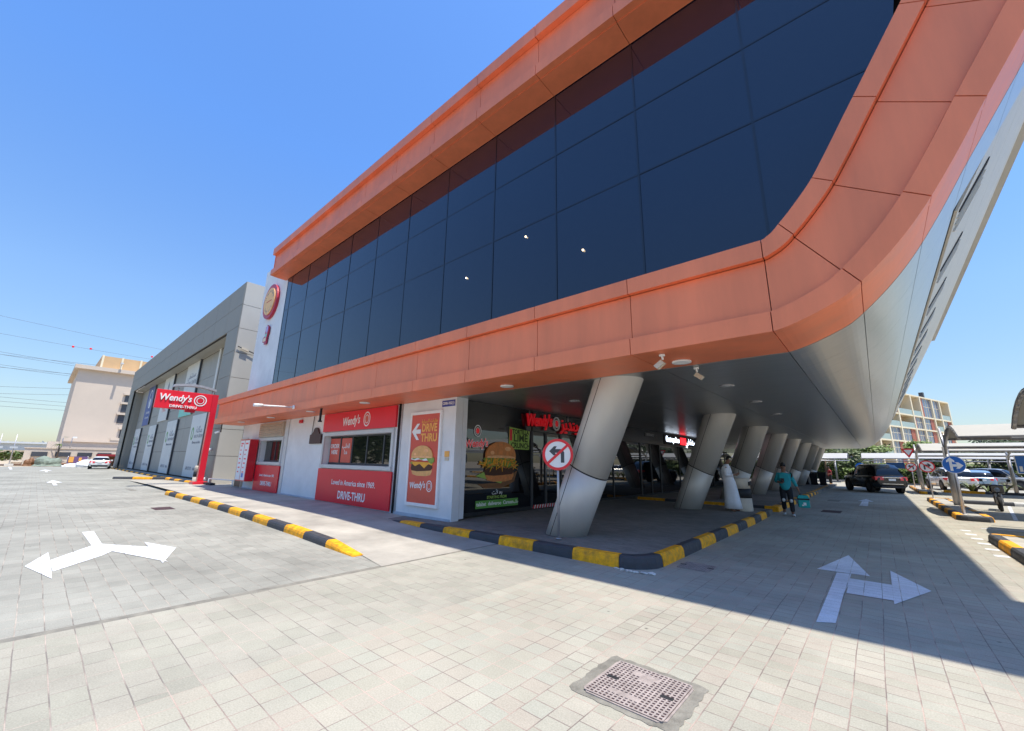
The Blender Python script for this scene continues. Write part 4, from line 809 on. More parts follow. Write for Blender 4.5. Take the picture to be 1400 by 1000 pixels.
for j in range(8):
    z0 = .1 + j * 1.58; z1 = z0 + 1.58; box(bm, -29.2, -29.14, 7.02, 8.2, z0 + .012, z1 - .012); box(bm, -29.2, -29.14, 8.22, 9.6, z0 + .012, z1 - .012)
obj('flank_panels', bm, 'grey_light', G)
bm = NB(); box(bm, -29.24, -29.2, 7.1, 20, .0, 12.72); obj('flank_backing', bm, 'joint', G)
bm = NB()
for k in range(8): 
    a = -31.7 - k * 5.0; gp(bm, a - 5.0, a, 8.0, 8.05, .1, 9.7, 2, 5)
obj('infill_panels', bm, 'infill', G)
bm = NB(); box(bm, -71.5, -31.7, 8.055, 8.2, 0, 9.7); obj('infill_backing', bm, 'joint', G)
def banner(x0, x1, z0, z1, m, label, deco, grp):
    t = thing('banner', label, 'banner', (x0, 7.93, z0), grp); bm = NB(); box(bm, x0, x1, 7.93, 7.96, z0, z1); obj('sheet', bm, m, t); bm = NB(); box(bm, x1 + .01, x1 + .22, 7.86, 7.98, z0, z1); obj('dark_edge', bm, 'dgrey', t)
    Fm = F_south((x0 + x1) / 2, 7.93, (z0 + z1) / 2); wd = x1 - x0
    if deco == 'low':
        bm = NB(); ring_plate(bm, Fm, -1.35, .9, .5, .34, .002, .01, 0, 24, .7); obj('logo', bm, 'green', t)
        text('lettering', '\uFE93\uFEAA\uFEDB\uFE8E\uFE92\uFEE3', Fm @ Matrix.Translation((.6, 1.15, 0)), .7, 'banner_ink', t); text('lettering', 'HEALTH GROUP', Fm @ Matrix.Translation((.6, .65, 0)), .34, 'banner_ink', t); text('lettering', 'Pharmacy and clinic', Fm @ Matrix.Translation((.3, .2, 0)), .3, 'banner_ink', t); text('lettering', '600 522 522    clinic', Fm @ Matrix.Translation((0, -1.75, 0)), .35, 'banner_ink', t)
    if deco == 'blue':
        bm = NB(); ring_plate(bm, Fm, .1, .8, 1.1, .95, .002, .01, 0, 30, .9); plate(bm, Fm, ell(.1, .4, .35, .5, 20), .002, .01); obj('logo', bm, 'white', t); text('lettering', 'Physiotherapy', Fm @ Matrix.Translation((0, -.8, 0)), .42, 'white', t); text('lettering', 'and recovery', Fm @ Matrix.Translation((0, -1.4, 0)), .42, 'white', t)
    if deco == 'thin':
        bm = NB(); plate(bm, Fm, [(-.2, .6), (.2, .6), (.35, 1.3), (0, 1.8), (-.35, 1.3)], .002, .01); bmesh.ops.recalc_face_normals(bm, faces=bm.faces); obj('logo', bm, 'banner_ink', t); text('lettering', 'MRC', Fm @ Matrix.Translation((0, -1.1, 0)), .9, 'signred', t)
    if deco == 'teal':
        text('lettering', '\uFEF0\uFED4\uFEB8\uFE98\uFEB4\uFEE3', Fm @ Matrix.Translation((0, 1.2, 0)), .75, 'banner_ink', t); text('lettering', 'DENTAL CENTRE', Fm @ Matrix.Translation((0, .5, 0)), .5, 'banner_ink', t); bm = NB(); plate(bm, Fm, [(-wd / 2, -2.4), (wd / 2, -2.4), (wd / 2, -.4), (-wd / 2, -.9)], .002, .012); bmesh.ops.recalc_face_normals(bm, faces=bm.faces); obj('teal_patch', bm, 'teal', t)
for k, lb in enumerate(('nearest lower white banner right behind the red drive-thru post', 'second lower white banner from the red drive-thru post', 'third lower white banner from the red drive-thru post', 'farthest lower white banner by the white saloon car')):
    banner(-41.5 - k * 9.75, -37.0 - k * 9.75, .12, 4.85, 'banner', lb, 'low', 'lower row of banners on the grey building')
banner(-47.1, -42.4, 5.1, 9.75, 'banner', 'upper white banner with teal foot over the red sign', 'teal', 'upper row of banners on the grey building'); banner(-57.1, -52.2, 5.1, 9.75, 'banner', 'upper white banner with slim grey logo and red letters', 'thin', 'upper row of banners on the grey building'); banner(-66.8, -62.3, 5.1, 9.75, 'banner_blue', 'upper blue banner with white ring logo', 'blue', 'upper row of banners on the grey building')
bm = NB(); box(bm, -36.9, -36.5, 7.9, 7.97, 5.1, 9.72); fin(obj('banner_strip', bm, 'banner'), 'narrow white strip banner at right end of the grey portal', 'banner')
for z, lb in ((2.05, 'tiny white camera half way up the grey building corner'), (.35, 'tiny white fitting low on the grey building corner')):
    t = thing('wall_fitting', lb, 'fitting', (-30.2, 6.95, z)); bm = NB(); bmesh.ops.create_uvsphere(bm, u_segments=10, v_segments=6, radius=.09); bmesh.ops.translate(bm, verts=bm.verts, vec=(-30.2, 6.93, z)); obj('dome', bm, 'white', t); bm = NB(); box(bm, -30.27, -30.13, 6.95, 6.998, z - .1, z + .1); obj('wall_plate', bm, 'frame', t)

# overhead red drive-thru sign
t = thing('overhead_sign', 'tall red Wendy\'s drive-thru sign on one post over the lane', 'sign', (-29.3, 6.5, 0)); Fm = F_east(-29.15, 5.15, 4.7)
bm = NB(); box(bm, -29.46, -29.14, 6.33, 6.62, .1, 5.22); obj('post', bm, 'deep_red', t)
bm = NB(); box(bm, -29.45, -29.15, 3.78, 6.325, 4.2, 5.22, bev=.01); bd = obj('sign_board', bm, 'red', t)
bm = NB(); box(bm, -29.4, -29.2, 5.15, 5.62, 4.08, 4.198); obj('clearance_bar', bm, 'deep_red', t)
text('lettering', "Wendy's", Fm @ Matrix.Translation((-.52, .1, 0)), .50, 'white', bd, z=.01, ext=.02, bold=.01, shear=.15, sx=.82, rot=.0); text('lettering', 'DRIVE-THRU', Fm @ Matrix.Translation((-.12, -.36, 0)), .2, 'white', bd, z=.01, ext=.02, bold=.004, sx=1.1); roundel('emblem', bd, Fm, .62, .08, .32, 'white', 'deep_red', .002, .02, .95)
bm = NB(); n = 10
for k in range(n):
    a, b = k / n, (k + 1) / n; f0 = lambda s: (4.45 + 2.0 * s, 5.32 + .24 * math.sin(math.pi * (.15 + .75 * s))); (ya, za), (yb, zb) = f0(a), f0(b)
    hexa(bm, [(-29.5, ya, za), (-29.1, ya, za), (-29.1, ya, za + .13), (-29.5, ya, za + .13)], [(-29.5, yb, zb), (-29.1, yb, zb), (-29.1, yb, zb + .13), (-29.5, yb, zb + .13)])
bmesh.ops.recalc_face_normals(bm, faces=bm.faces); tube(bm, (-29.3, 4.7, 5.2), (-29.3, 4.7, 5.42), .03); tube(bm, (-29.3, 6.3, 5.2), (-29.3, 6.3, 5.42), .03); obj('arched_cap', bm, 'galv', t)
bm = NB(); box(bm, -29.75, -28.95, 6.1, 6.8, .05, .24, bev=.02); obj('plinth', bm, 'deep_red', t)
def round_bin(x, y, z, label, notch=True):
    t = thing('litter_bin', label, 'bin', (x, y, z)); bm = NB(); lathe(bm, [(.30, 0), (.31, .02), (.30, .42)], (x, y, z), 28); obj('base', bm, 'bin', t, smooth=False)
    bm = NB(); lathe(bm, [(.305, .42), (.305, .72)], (x, y, z), 28); obj('band', bm, 'dark', t); bm = NB(); lathe(bm, [(.29, .72), (.29, 1.02), (.25, 1.06)], (x, y, z), 28); tp = obj('hood', bm, 'bin', t)
    bm = NB(); box(bm, x + .16, x + .32, y - .12, y + .12, z + .82, z + .95); obj('opening', bm, 'dark', tp)
round_bin(-3.6, 15.95, .17, 'round beige litter bin with black band beside the man in white'); round_bin(-31.3, 6.85, .02, 'round beige litter bin with black band behind red sign post')
t = thing('barrier_rail', 'low white rail across the foot of the grey corner', 'rail', (-28, 6.8, .1)); bm = NB(); tube(bm, (-28.6, 6.75, .42), (-25.8, 7.2, .42), .025); obj('rail', bm, 'white', t); bm = NB(); tube(bm, (-28.6, 6.75, .08), (-28.6, 6.75, .42), .03); tube(bm, (-25.9, 7.18, .08), (-25.9, 7.18, .42), .03); obj('leg', bm, 'white', t)
bm = NB(); box(bm, -29.0, -27.6, 6.6, 6.85, .1, .22, bev=.02); fin(obj('wheel_stop', bm, 'dark'), 'black rubber wheel stop at the foot of the grey corner', 'wheel stop')

# ================================================================ TRAFFIC SIGNS
def post_sign(name, label, x, y, z0, zc, rad, yaw, draw, pole=.03, back='galv', top=None, grp=None, shape='round'):
    t = thing(name, label, 'road sign', (x, y, z0), grp); bm = NB(); tube(bm, (x, y, z0), (x, y, zc + (rad * .5)), pole, pole, 12); lathe(bm, [(pole * 2.4, 0), (pole * 2.2, .015)], (x, y, z0), 14); obj('pole', bm, 'galv', t)
    rt = Vector((math.cos(yaw), math.sin(yaw), 0)); Fm = frame((x, y, zc), rt, (0, 0, 1)) @ Matrix.Translation((0, 0, pole + .012)); draw(t, Fm, rad); return t
def no_turn(flip):
    def d(t, Fm, r_):
        bm = NB(); plate(bm, Fm, ell(0, 0, r_, r_, 40), -.008, 0); obj('disc', bm, 'white', t)
        bm = NB(); ring_plate(bm, Fm, 0, 0, r_, r_ * .83, .001, .005, 0, 44); s = -flip
        q = [(s * .62, -.66), (s * .74, -.54), (-s * .62, .68), (-s * .72, .56)]; plate(bm, Fm, [(p[0] * r_, p[1] * r_) for p in q], .007, .010); bmesh.ops.recalc_face_normals(bm, faces=bm.faces); obj('prohibition_ring', bm, 'signred', t)
        bm = NB(); A = [(.20, -.52), (.42, -.52), (.42, .12), (.34, .28), (.18, .34), (-.16, .34), (-.06, .52), (-.24, .52), (-.56, .20), (-.28, -.06), (-.08, -.06), (-.18, .1), (.12, .1), (.20, .04)]
        plate(bm, Fm, [(p[0] * r_ * flip * -1 if False else p[0] * r_ * flip, p[1] * r_) for p in A], .001, .004); bmesh.ops.recalc_face_normals(bm, faces=bm.faces); obj('arrow', bm, 'dgrey', t)
    return d
def ahead_right(t, Fm, r_):
    bm = NB(); plate(bm, Fm, ell(0, 0, r_, r_, 40), -.008, 0); obj('disc', bm, 'blue', t); bm = NB(); ring_plate(bm, Fm, 0, 0, r_, r_ * .95, .001, .004); obj('rim', bm, 'white', t)
    bm = NB(); A = [(-.36, -.72), (-.12, -.72), (-.12, -.24), (.26, -.24), (.14, -.46), (.40, -.46), (.78, -.10), (.40, .26), (.14, .26), (.26, .04), (-.12, .04), (-.12, .36), (.10, .24), (.10, .46), (-.24, .82), (-.58, .46), (-.58, .24), (-.36, .36)]
    plate(bm, Fm, [(p[0] * r_, p[1] * r_) for p in A], .001, .004); bmesh.ops.recalc_face_normals(bm, faces=bm.faces); obj('arrow', bm, 'white', t)
post_sign('road_sign', 'no left turn sign on thin white pole in front of the first column', -4.92, 7.08, .17, 1.79, .315, R(28), no_turn(1), .025)
post_sign('road_sign', 'round blue straight or right sign on the nearest parking island', 2.02, 21.3, .15, 1.80, .30, R(8), ahead_right, .045)
post_sign('road_sign', 'round no right turn sign behind the blue arrow sign', 2.0, 31.6, .15, 1.77, .31, R(0), no_turn(-1), .03)
def yield_d(t, Fm, r_):
    F2 = Fm @ Matrix.Translation((0, 1.25, 0)); bm = NB(); plate(bm, F2, [(-.46, .28), (0, -.5), (.46, .28)], -.008, 0); bmesh.ops.recalc_face_normals(bm, faces=bm.faces); obj('yield_triangle', bm, 'signred', t); bm = NB(); plate(bm, F2, [(-.27, .18), (0, -.28), (.27, .18)], .001, .004); bmesh.ops.recalc_face_normals(bm, faces=bm.faces); obj('yield_centre', bm, 'white', t); no_turn(1)(t, Fm, r_)
post_sign('road_sign', 'give way triangle above a no turn disc on the far island', 2.15, 49.0, .15, 1.78, .36, R(0), yield_d, .035)
def blue_disc(t, Fm, r_):
    bm = NB(); plate(bm, Fm, ell(0, 0, r_, r_, 30), -.008, 0); obj('disc', bm, 'blue', t); bm = NB(); plate(bm, Fm, [(-.22, -.1), (.0, -.1), (.0, -.2), (.25, .0), (0, .2), (0, .1), (-.22, .1)], .001, .004); bmesh.ops.recalc_face_normals(bm, faces=bm.faces); obj('arrow', bm, 'white', t)
post_sign('road_sign', 'small round blue sign behind the roof of the black car', -1.3, 56, 0, 1.75, .42, R(0), blue_disc, .05)
def blue_rect(wd, hg):
    def d(t, Fm, r_):
        bm = NB(); plate(bm, Fm, rect(-wd, wd, -hg, hg), -.008, 0); obj('panel', bm, 'blue', t); bm = NB()
        for q in (rect(-wd, wd, hg - .02, hg), rect(-wd, wd, -hg, -hg + .02), rect(-wd, -wd + .02, -hg + .02, hg - .02), rect(wd - .02, wd, -hg + .02, hg - .02)): plate(bm, Fm, q, .001, .004)
        if wd < .6:
            ring_plate(bm, Fm, -.10, -.12, .09, .06, .001, .004); ring_plate(bm, Fm, .16, -.12, .09, .06, .001, .004); plate(bm, Fm, rect(-.02, .12, .0, .05), .001, .004); plate(bm, Fm, ell(.02, .22, .05, .05, 12), .001, .004); plate(bm, Fm, rect(-.02, .04, .05, .17), .001, .004); plate(bm, Fm, rect(-.30, -.24, -.2, -.05), .001, .004)
        obj('pictogram', bm, 'white', t)
    return d
post_sign('road_sign', 'blue rectangular motorcycle parking sign at the right edge', 3.34, 18.6, 0, 1.80, .2, R(8), blue_rect(.36, .26), .025)
post_sign('road_sign', 'small blue rectangular sign over the hedge behind the black car', 1.6, 66, 0, 2.0, .5, R(0), blue_rect(.8, .34), .05)

# ================================================================ CAR PARK CANOPIES
def canopy(name, label, x0, x1, yf, zf, ya, za, yb, zb, posts, grp='shade canopies over the car park'):
    t = thing(name, label, 'canopy', ((x0 + x1) / 2, (yf + yb) / 2, 0), grp); n = 12
    def prof(s):   # quadratic through front edge, apex, back edge
        y = yf + (yb - yf) * s; q = (ya - yf) / (yb - yf)
        z = zf * ((s - q) * (s - 1)) / (q) + za * (s * (s - 1)) / (q * (q - 1)) + zb * (s * (s - q)) / (1 - q); return y, z
    bm = NB(); nx = max(1, int((x1 - x0) / 2.5)); G_ = [[[bm.verts.new((x0 + (x1 - x0) * i / nx, prof(k / n)[0], prof(k / n)[1] - dz - .05 * math.sin(math.pi * ((i * 1.0) % 1)))) for k in range(n + 1)] for i in range(nx + 1)] for dz in (0, .035)]
    for L, g in enumerate(G_):
        for i in range(nx):
            for k in range(n):
                f = bm.faces.new((g[i][k], g[i + 1][k], g[i + 1][k + 1], g[i][k + 1])) if L == 0 else bm.faces.new((g[i][k], g[i][k + 1], g[i + 1][k + 1], g[i + 1][k])); f.smooth = True
    obj('fabric', bm, 'awning', t)
    m_ = 'galv'
    for x in ([x0 + .02] + [x for x in posts if x0 + 1 < x < x1 - 1] + [x1 - .02]):
        bm = NB(); pts = [(x, prof(k / n)[0], prof(k / n)[1] - .09) for k in range(n + 1)]; polyline_tube(bm, pts, .06, 8); obj('arch_rib', bm, m_, t)
    bm = NB(); tube(bm, (x0, yf, zf - .05), (x1, yf, zf - .05), .05, seg=8); tube(bm, (x0, yb, zb - .05), (x1, yb, zb - .05), .05, seg=8); obj('edge_rail', bm, m_, t)
    yp = yb + .5
    for x in posts:
        bm = NB(); tube(bm, (x, yp, 0), (x, yp, zb - .35), .11, .10, 12); pst = obj('post', bm, m_, t)
        bm = NB(); tube(bm, (x, yp, zb - .7), (x, yb - .4, zb + .15), .05, seg=8); tube(bm, (x, yp, zb - .4), (x, (yf + yb) / 2, prof(.5)[1] - .1), .05, seg=8); tube(bm, (x, yp, zb - .5), (x, yb + 1.2, zb + .5), .05, seg=8); obj('brace', bm, m_, pst)
    bm = NB(); tube(bm, (x0, yp, zb - .38), (x1, yp, zb - .38), .06, seg=8); obj('cross_beam', bm, m_, t)
canopy('shade_canopy', 'nearest curved canopy whose edge just enters at the right', 3.2, 20, 14.4, 2.7, 16.6, 3.75, 19.0, 2.95, [6.8, 12, 18])
canopy('shade_canopy', 'curved fabric canopy starting at the post by the blue arrow sign', 2.36, 22, 21.9, 2.82, 23.9, 3.35, 25.9, 2.95, [2.36, 8.5, 14.5, 20.5])
canopy('shade_canopy', 'pale canopy over the parked hatchback behind the first rows', 2.4, 26, 39.0, 2.85, 41.5, 3.4, 44.5, 3.0, [2.4, 7.0, 14, 21])
canopy('shade_canopy', 'white canopy strip above the black car towards the far hedge', -1.2, 28, 61, 2.75, 64, 3.35, 66.5, 2.9, [3.4, 9, 15, 21, 27])
canopy('shade_canopy', 'short white canopy left of the black car beyond the columns', -11, -2.5, 61, 2.75, 64, 3.35, 66.5, 2.9, [-9, -4.0])

# ================================================================ PEOPLE
def skin_mesh(vs_, es, rad, levels=2):
    me = bpy.data.meshes.new('tmp'); me.from_pydata([Vector(v) for v in vs_], es, []); o = bpy.data.objects.new('tmp', me); C.objects.link(o)
    sk = o.modifiers.new('skin', 'SKIN'); lay = me.skin_vertices[0] if me.skin_vertices else None
    if lay is None:
        bm_ = bmesh.new(); bm_.from_mesh(me); bm_.verts.layers.skin.verify(); bm_.to_mesh(me); bm_.free(); lay = me.skin_vertices[0]
    for i, q in enumerate(rad): lay.data[i].radius = (q, q) if not isinstance(q, tuple) else q; lay.data[i].use_root = (i == 0)
    sb = o.modifiers.new('sub', 'SUBSURF'); sb.levels = levels; sb.render_levels = levels
    bpy.context.view_layer.update(); dg = bpy.context.evaluated_depsgraph_get(); m2 = bpy.data.meshes.new_from_object(o.evaluated_get(dg))
    bpy.data.objects.remove(o); bm = bmesh.new(); bm.from_mesh(m2); bpy.data.meshes.remove(m2); bmesh.ops.recalc_face_normals(bm, faces=bm.faces); return bm
def chain(V, E, Rr, pts, start=None):
    prev = start
    for p, rr in pts:
        V.append(p); Rr.append(rr); k = len(V) - 1
        if prev is not None: E.append((prev, k))
        prev = k
    return prev
def hand(V, E, Rr, wrist_i, wr, d, spread, curl, s=1.0):
    """palm and five separate fingers growing from the wrist vertex along d"""
    wr = Vector(wr); d = Vector(d).normalized(); sp = Vector(spread).normalized(); cu = Vector(curl).normalized()
    V.append(wr + d * .05 * s); Rr.append((.030 * s, .018 * s)); E.append((wrist_i, len(V) - 1)); pm = len(V) - 1
    for k, (o_, l) in enumerate(((-.030, .060), (-.010, .072), (.010, .068), (.030, .052))):
        b = wr + d * .088 * s + sp * o_ * s; chain(V, E, Rr, [(b, .0095 * s), (b + (d * l * .5 + cu * .012) * s, .0085 * s), (b + (d * l * .8 + cu * .034) * s, .0075 * s)], pm)
    b = wr + d * .035 * s - sp * .035 * s; chain(V, E, Rr, [(b, .011 * s), (b + (d * .03 - sp * .018 + cu * .012) * s, .0095 * s), (b + (d * .05 - sp * .014 + cu * .028) * s, .0085 * s)], pm)
def head_parts(t, c, look, tilt, hair_m='hair', sc=1.0):
    """nose, ears, eyes and hair as small meshes; c head centre, look direction"""
    f = Vector(look).normalized(); s = f.cross(Vector((0, 0, 1))).normalized(); uu = s.cross(f)
    Mx = Matrix(((f.x, s.x, uu.x, c[0]), (f.y, s.y, uu.y, c[1]), (f.z, s.z, uu.z, c[2]), (0, 0, 0, 1)))
    def uv(sc3, off, nm, m, par=t, cut=None):
        bm = NB(); bmesh.ops.create_uvsphere(bm, u_segments=18, v_segments=12, radius=1)
        if cut: bmesh.ops.delete(bm, geom=[v for v in bm.verts if cut(v.co)], context='VERTS')
        for v in bm.verts: v.co = Mx @ Vector((v.co.x * sc3[0] + off[0], v.co.y * sc3[1] + off[1], v.co.z * sc3[2] + off[2]))
        return obj(nm, bm, m, par, smooth=True, world=False)
    uv((.101, .083, .105), (-.008, 0, .028), 'hair', hair_m, cut=lambda v: v.z < .12 - (.62 if v.x < .15 else 0) and not (v.x < -.1 and v.z > -.55))
    for sd_ in (-1, 1):
        uv((.010, .013, .008), (.086, sd_ * .032, .004), 'eye', 'dark')
        uv((.018, .010, .030), (0, sd_ * .079, -.005), 'ear', 'skin')
    uv((.016, .012, .022), (.096, 0, -.018), 'nose', 'skin'); uv((.008, .024, .007), (.084, 0, -.055), 'mouth', mat('lip', (.12, .04, .035), .6, var=0) if 'lip' not in bpy.data.materials else bpy.data.materials['lip'])
def robe(bm, levels, n=24, fold=0.0, phase=0.0):
    """levels: (cx, cy, z, rx, ry)"""
    rings = []
    for li, (cx, cy, z, rx, ry) in enumerate(levels):
        k = fold * max(0, (1 - z / 1.1)); rings.append([bm.verts.new((cx + rx * math.cos(2 * math.pi * i / n) * (1 + k * math.sin(5 * 2 * math.pi * i / n + phase)), cy + ry * math.sin(2 * math.pi * i / n) * (1 + k * math.sin(5 * 2 * math.pi * i / n + phase)), z)) for i in range(n)])
    for A, B_ in zip(rings[:-1], rings[1:]):
        for i in range(n): f = bm.faces.new((A[i], A[(i + 1) % n], B_[(i + 1) % n], B_[i])); f.smooth = True
    bm.faces.new(rings[0][::-1]); bm.faces.new(rings[-1])
# man in a long white robe, leaning back slightly, reading his phone; local x = forward
p1 = thing('person', 'man in long white robe looking down at a phone beside the second column', 'person', (0, 0, 0))
V, E, Rr = [], [], []
hip = chain(V, E, Rr, [((.02, 0, .93), .15)])
ch = chain(V, E, Rr, [((-.05, 0, 1.15), .135), ((-.09, 0, 1.36), .14), ((-.09, 0, 1.45), .075), ((-.07, 0, 1.52), .055), ((-.045, 0, 1.60), .085), ((-.035, 0, 1.68), .083)], hip)
for s in (-1, 1):
    chain(V, E, Rr, [((.05, s * .10, .85), .09), ((.13, s * .11, .48), .058), ((.17 + (.08 if s > 0 else -.02), s * .11, .09), .042), ((.25 + (.08 if s > 0 else -.02), s * .12, .035), .035), ((.33 + (.08 if s > 0 else -.02), s * .12, .025), .026)], hip)
    e = chain(V, E, Rr, [((-.09, s * .17, 1.38), .062), ((-.06, s * .22, 1.14), .045), ((.20, s * .13, 1.17), .032)], 2)
    hand(V, E, Rr, e, (.20, s * .13, 1.17), (.7, -s * .45, .25), (0, s * .3, 1), (.1, -s * .9, .3))
obj('body', skin_mesh(V, E, Rr), 'skin', p1, smooth=True, world=False)
bm = NB(); robe(bm, [(.22, 0, .09, .26, .24), (.17, 0, .35, .23, .215), (.11, 0, .65, .205, .20), (.04, 0, .93, .185, .195), (-.03, 0, 1.12, .165, .19), (-.08, 0, 1.30, .16, .21), (-.09, 0, 1.39, .135, .215), (-.09, 0, 1.44, .11, .17), (-.088, 0, 1.475, .08, .10), (-.083, 0, 1.51, .066, .07)], 30, .07); obj('robe', bm, 'cloth_white', p1, smooth=True, world=False)
for s in (-1, 1):
    V, E, Rr = [], [], []; chain(V, E, Rr, [((-.09, s * .14, 1.385), .105), ((-.075, s * .225, 1.25), .072), ((-.05, s * .23, 1.13), .062), ((.05, s * .19, 1.14), .056), ((.15, s * .15, 1.16), .052)]); obj('sleeve', skin_mesh(V, E, Rr), 'cloth_white', p1, smooth=True, world=False)
head_parts(p1, (-.035, 0, 1.655), (1, 0, -.35), 0)
ph = NB(); box(ph, .29, .30, -.04, .04, 1.18, 1.32); pho = fin(obj('phone', ph, 'dark', None, world=False), 'dark phone held up in both hands by the man in white', 'phone')
for ch_ in p1.children:
    for v_ in ch_.data.vertices: v_.co.x += .16 * v_.co.z
for v_ in pho.data.vertices: v_.co.x += .16 * v_.co.z
p1.location = (-4.0, 15.45, .17); p1.rotation_euler = (0, 0, R(8)); pho.location = p1.location; pho.rotation_euler = p1.rotation_euler
# delivery rider walking towards the camera
p2 = thing('person', 'walking man in teal jersey and black trousers looking at his phone', 'person', (0, 0, 0))
V, E, Rr = [], [], []; hip = chain(V, E, Rr, [((0, 0, .93), .15)])
chain(V, E, Rr, [((0, 0, 1.12), .135), ((0, 0, 1.34), .145), ((0, 0, 1.43), .075), ((.015, 0, 1.50), .056), ((.03, 0, 1.58), .085), ((.035, 0, 1.66), .083)], hip)
chain(V, E, Rr, [((0, .10, .85), .095), ((.10, .11, .48), .062), ((.10, .12, .09), .045), ((.20, .13, .035), .038), ((.28, .135, .03), .028)], hip)
chain(V, E, Rr, [((0, -.10, .85), .095), ((.04, -.10, .50), .062), ((-.20, -.11, .17), .045), ((-.13, -.12, .06), .038), ((-.07, -.12, .025), .028)], hip)
e = chain(V, E, Rr, [((0, -.17, 1.37), .062), ((-.03, -.26, 1.13), .045), ((.20, -.16, 1.10), .033)], 2); hand(V, E, Rr, e, (.20, -.16, 1.10), (.5, .8, .15), (0, -.1, 1), (.9, .1, .3))
e = chain(V, E, Rr, [((0, .17, 1.37), .062), ((-.02, .27, 1.10), .045), ((.04, .36, .87), .033)], 2); hand(V, E, Rr, e, (.04, .36, .87), (.1, .25, -1), (1, 0, 0), (0, -1, -.2))
obj('body', skin_mesh(V, E, Rr), 'skin', p2, smooth=True, world=False)
V, E, Rr = [], [], []; chain(V, E, Rr, [((0, 0, .80), .19), ((0, 0, 1.02), .175), ((0, 0, 1.34), .165), ((0, 0, 1.42), .09)]); chain(V, E, Rr, [((0, -.17, 1.37), .08), ((-.03, -.265, 1.13), .062), ((.12, -.20, 1.11), .05)], 2); chain(V, E, Rr, [((0, .17, 1.37), .08), ((-.02, .275, 1.10), .06), ((.02, .33, .95), .05)], 2); obj('jersey', skin_mesh(V, E, Rr), 'cloth_teal', p2, smooth=True, world=False)
V, E, Rr = [], [], []; chain(V, E, Rr, [((0, 0, .93), .165), ((0, 0, 1.06), .15)]); chain(V, E, Rr, [((0, .10, .83), .112), ((.10, .11, .48), .082), ((.10, .12, .12), .068)], 0); chain(V, E, Rr, [((0, -.10, .83), .112), ((.04, -.10, .50), .082), ((-.18, -.11, .20), .068)], 0); obj('trousers', skin_mesh(V, E, Rr), 'cloth_navy', p2, smooth=True, world=False)
for pts in ([(.09, .12, .075), (.18, .13, .045), (.28, .135, .035)], [(-.17, -.11, .10), (-.10, -.12, .05), (-.04, -.12, .035)]):
    V, E, Rr = [], [], []; chain(V, E, Rr, [(q, (.052, .045)) for q in pts]); obj('shoe', skin_mesh(V, E, Rr), 'frame', p2, smooth=True, world=False)
for q in ((.165, .11, .50), (.115, -.10, .52)):
    bm = NB(); bmesh.ops.create_uvsphere(bm, u_segments=10, v_segments=8, radius=1)
    for v in bm.verts: v.co = Vector((q[0] + v.co.x * .025, q[1] + v.co.y * .05, q[2] + v.co.z * .06))
    obj('knee_patch', bm, 'frame', p2, smooth=True, world=False)
head_parts(p2, (.035, 0, 1.635), (1, 0, -.3), 0)
p2.location = (-2.5, 17.3, 0); p2.rotation_euler = (0, 0, R(-80))
bm = NB(); box(bm, .27, .28, -.13, -.02, 1.10, 1.24); o = fin(obj('phone', bm, 'dark', None, world=False), 'dark phone in the raised hand of the man in teal', 'phone'); o.location = p2.location; o.rotation_euler = p2.rotation_euler
bag = thing('delivery_bag', 'boxy teal insulated delivery bag hanging from the hand of the man in teal', 'bag', (0, 0, 0))
bm = NB(); box(bm, -.13, .17, .30, .62, .30, .62, bev=.025); obj('bag_body', bm, 'teal_bag', bag, world=False)
bm = NB(); hexa(bm, [(-.135, .295, .60), (.175, .295, .60), (.175, .625, .60), (-.135, .625, .60)], [(-.10, .33, .69), (.14, .33, .69), (.14, .59, .69), (-.10, .59, .69)]); obj('lid', bm, 'teal_bag', bag, world=False)
bm = NB(); box(bm, .172, .18, .30, .62, .55, .60); box(bm, -.14, .18, .292, .30, .55, .60); obj('band', bm, 'dark', bag, world=False)
bm = NB(); box(bm, .172, .178, .44, .52, .38, .47); box(bm, .172, .1785, .40, .45, .36, .40); obj('logo_patch', bm, 'white', bag, world=False)
bm = NB(); polyline_tube(bm, [(-.05, .37, .68), (.03, .385, .80), (.11, .40, .68)], .01); obj('handle', bm, 'dark', bag, world=False)
bag.location = p2.location; bag.rotation_euler = p2.rotation_euler
p3 = thing('person', 'distant man in maroon shirt standing at the far end of the walkway kerb', 'person', (0, 0, 0))
V, E, Rr = [], [], []; hip = chain(V, E, Rr, [((0, 0, .93), .15)]); chain(V, E, Rr, [((0, 0, 1.12), .135), ((0, 0, 1.34), .145), ((0, 0, 1.43), .075), ((.015, 0, 1.50), .056), ((.03, 0, 1.58), .085), ((.035, 0, 1.66), .083)], hip)
for s in (-1, 1):
    chain(V, E, Rr, [((0, s * .10, .85), .095), ((.02, s * .11, .48), .062), ((0, s * .12, .09), .045), ((.1, s * .13, .035), .035), ((.17, s * .135, .03), .026)], hip)
    e = chain(V, E, Rr, [((0, s * .17, 1.37), .062), ((-.03, s * .25, 1.12), .045), ((.18, s * .22, 1.02), .033)], 2); hand(V, E, Rr, e, (.18, s * .22, 1.02), (1, 0, -.1), (0, s, .2), (0, 0, -1))
obj('body', skin_mesh(V, E, Rr), 'skin', p3, smooth=True, world=False)
V, E, Rr = [], [], []; chain(V, E, Rr, [((0, 0, .78), .19), ((0, 0, 1.04), .17), ((0, 0, 1.34), .165), ((0, 0, 1.42), .09)])
for s in (-1, 1): chain(V, E, Rr, [((0, s * .17, 1.37), .08), ((-.02, s * .24, 1.16), .065)], 2)
obj('shirt', skin_mesh(V, E, Rr), 'cloth_red', p3, smooth=True, world=False)
V, E, Rr = [], [], []; chain(V, E, Rr, [((0, 0, .93), .165), ((0, 0, 1.06), .15)])
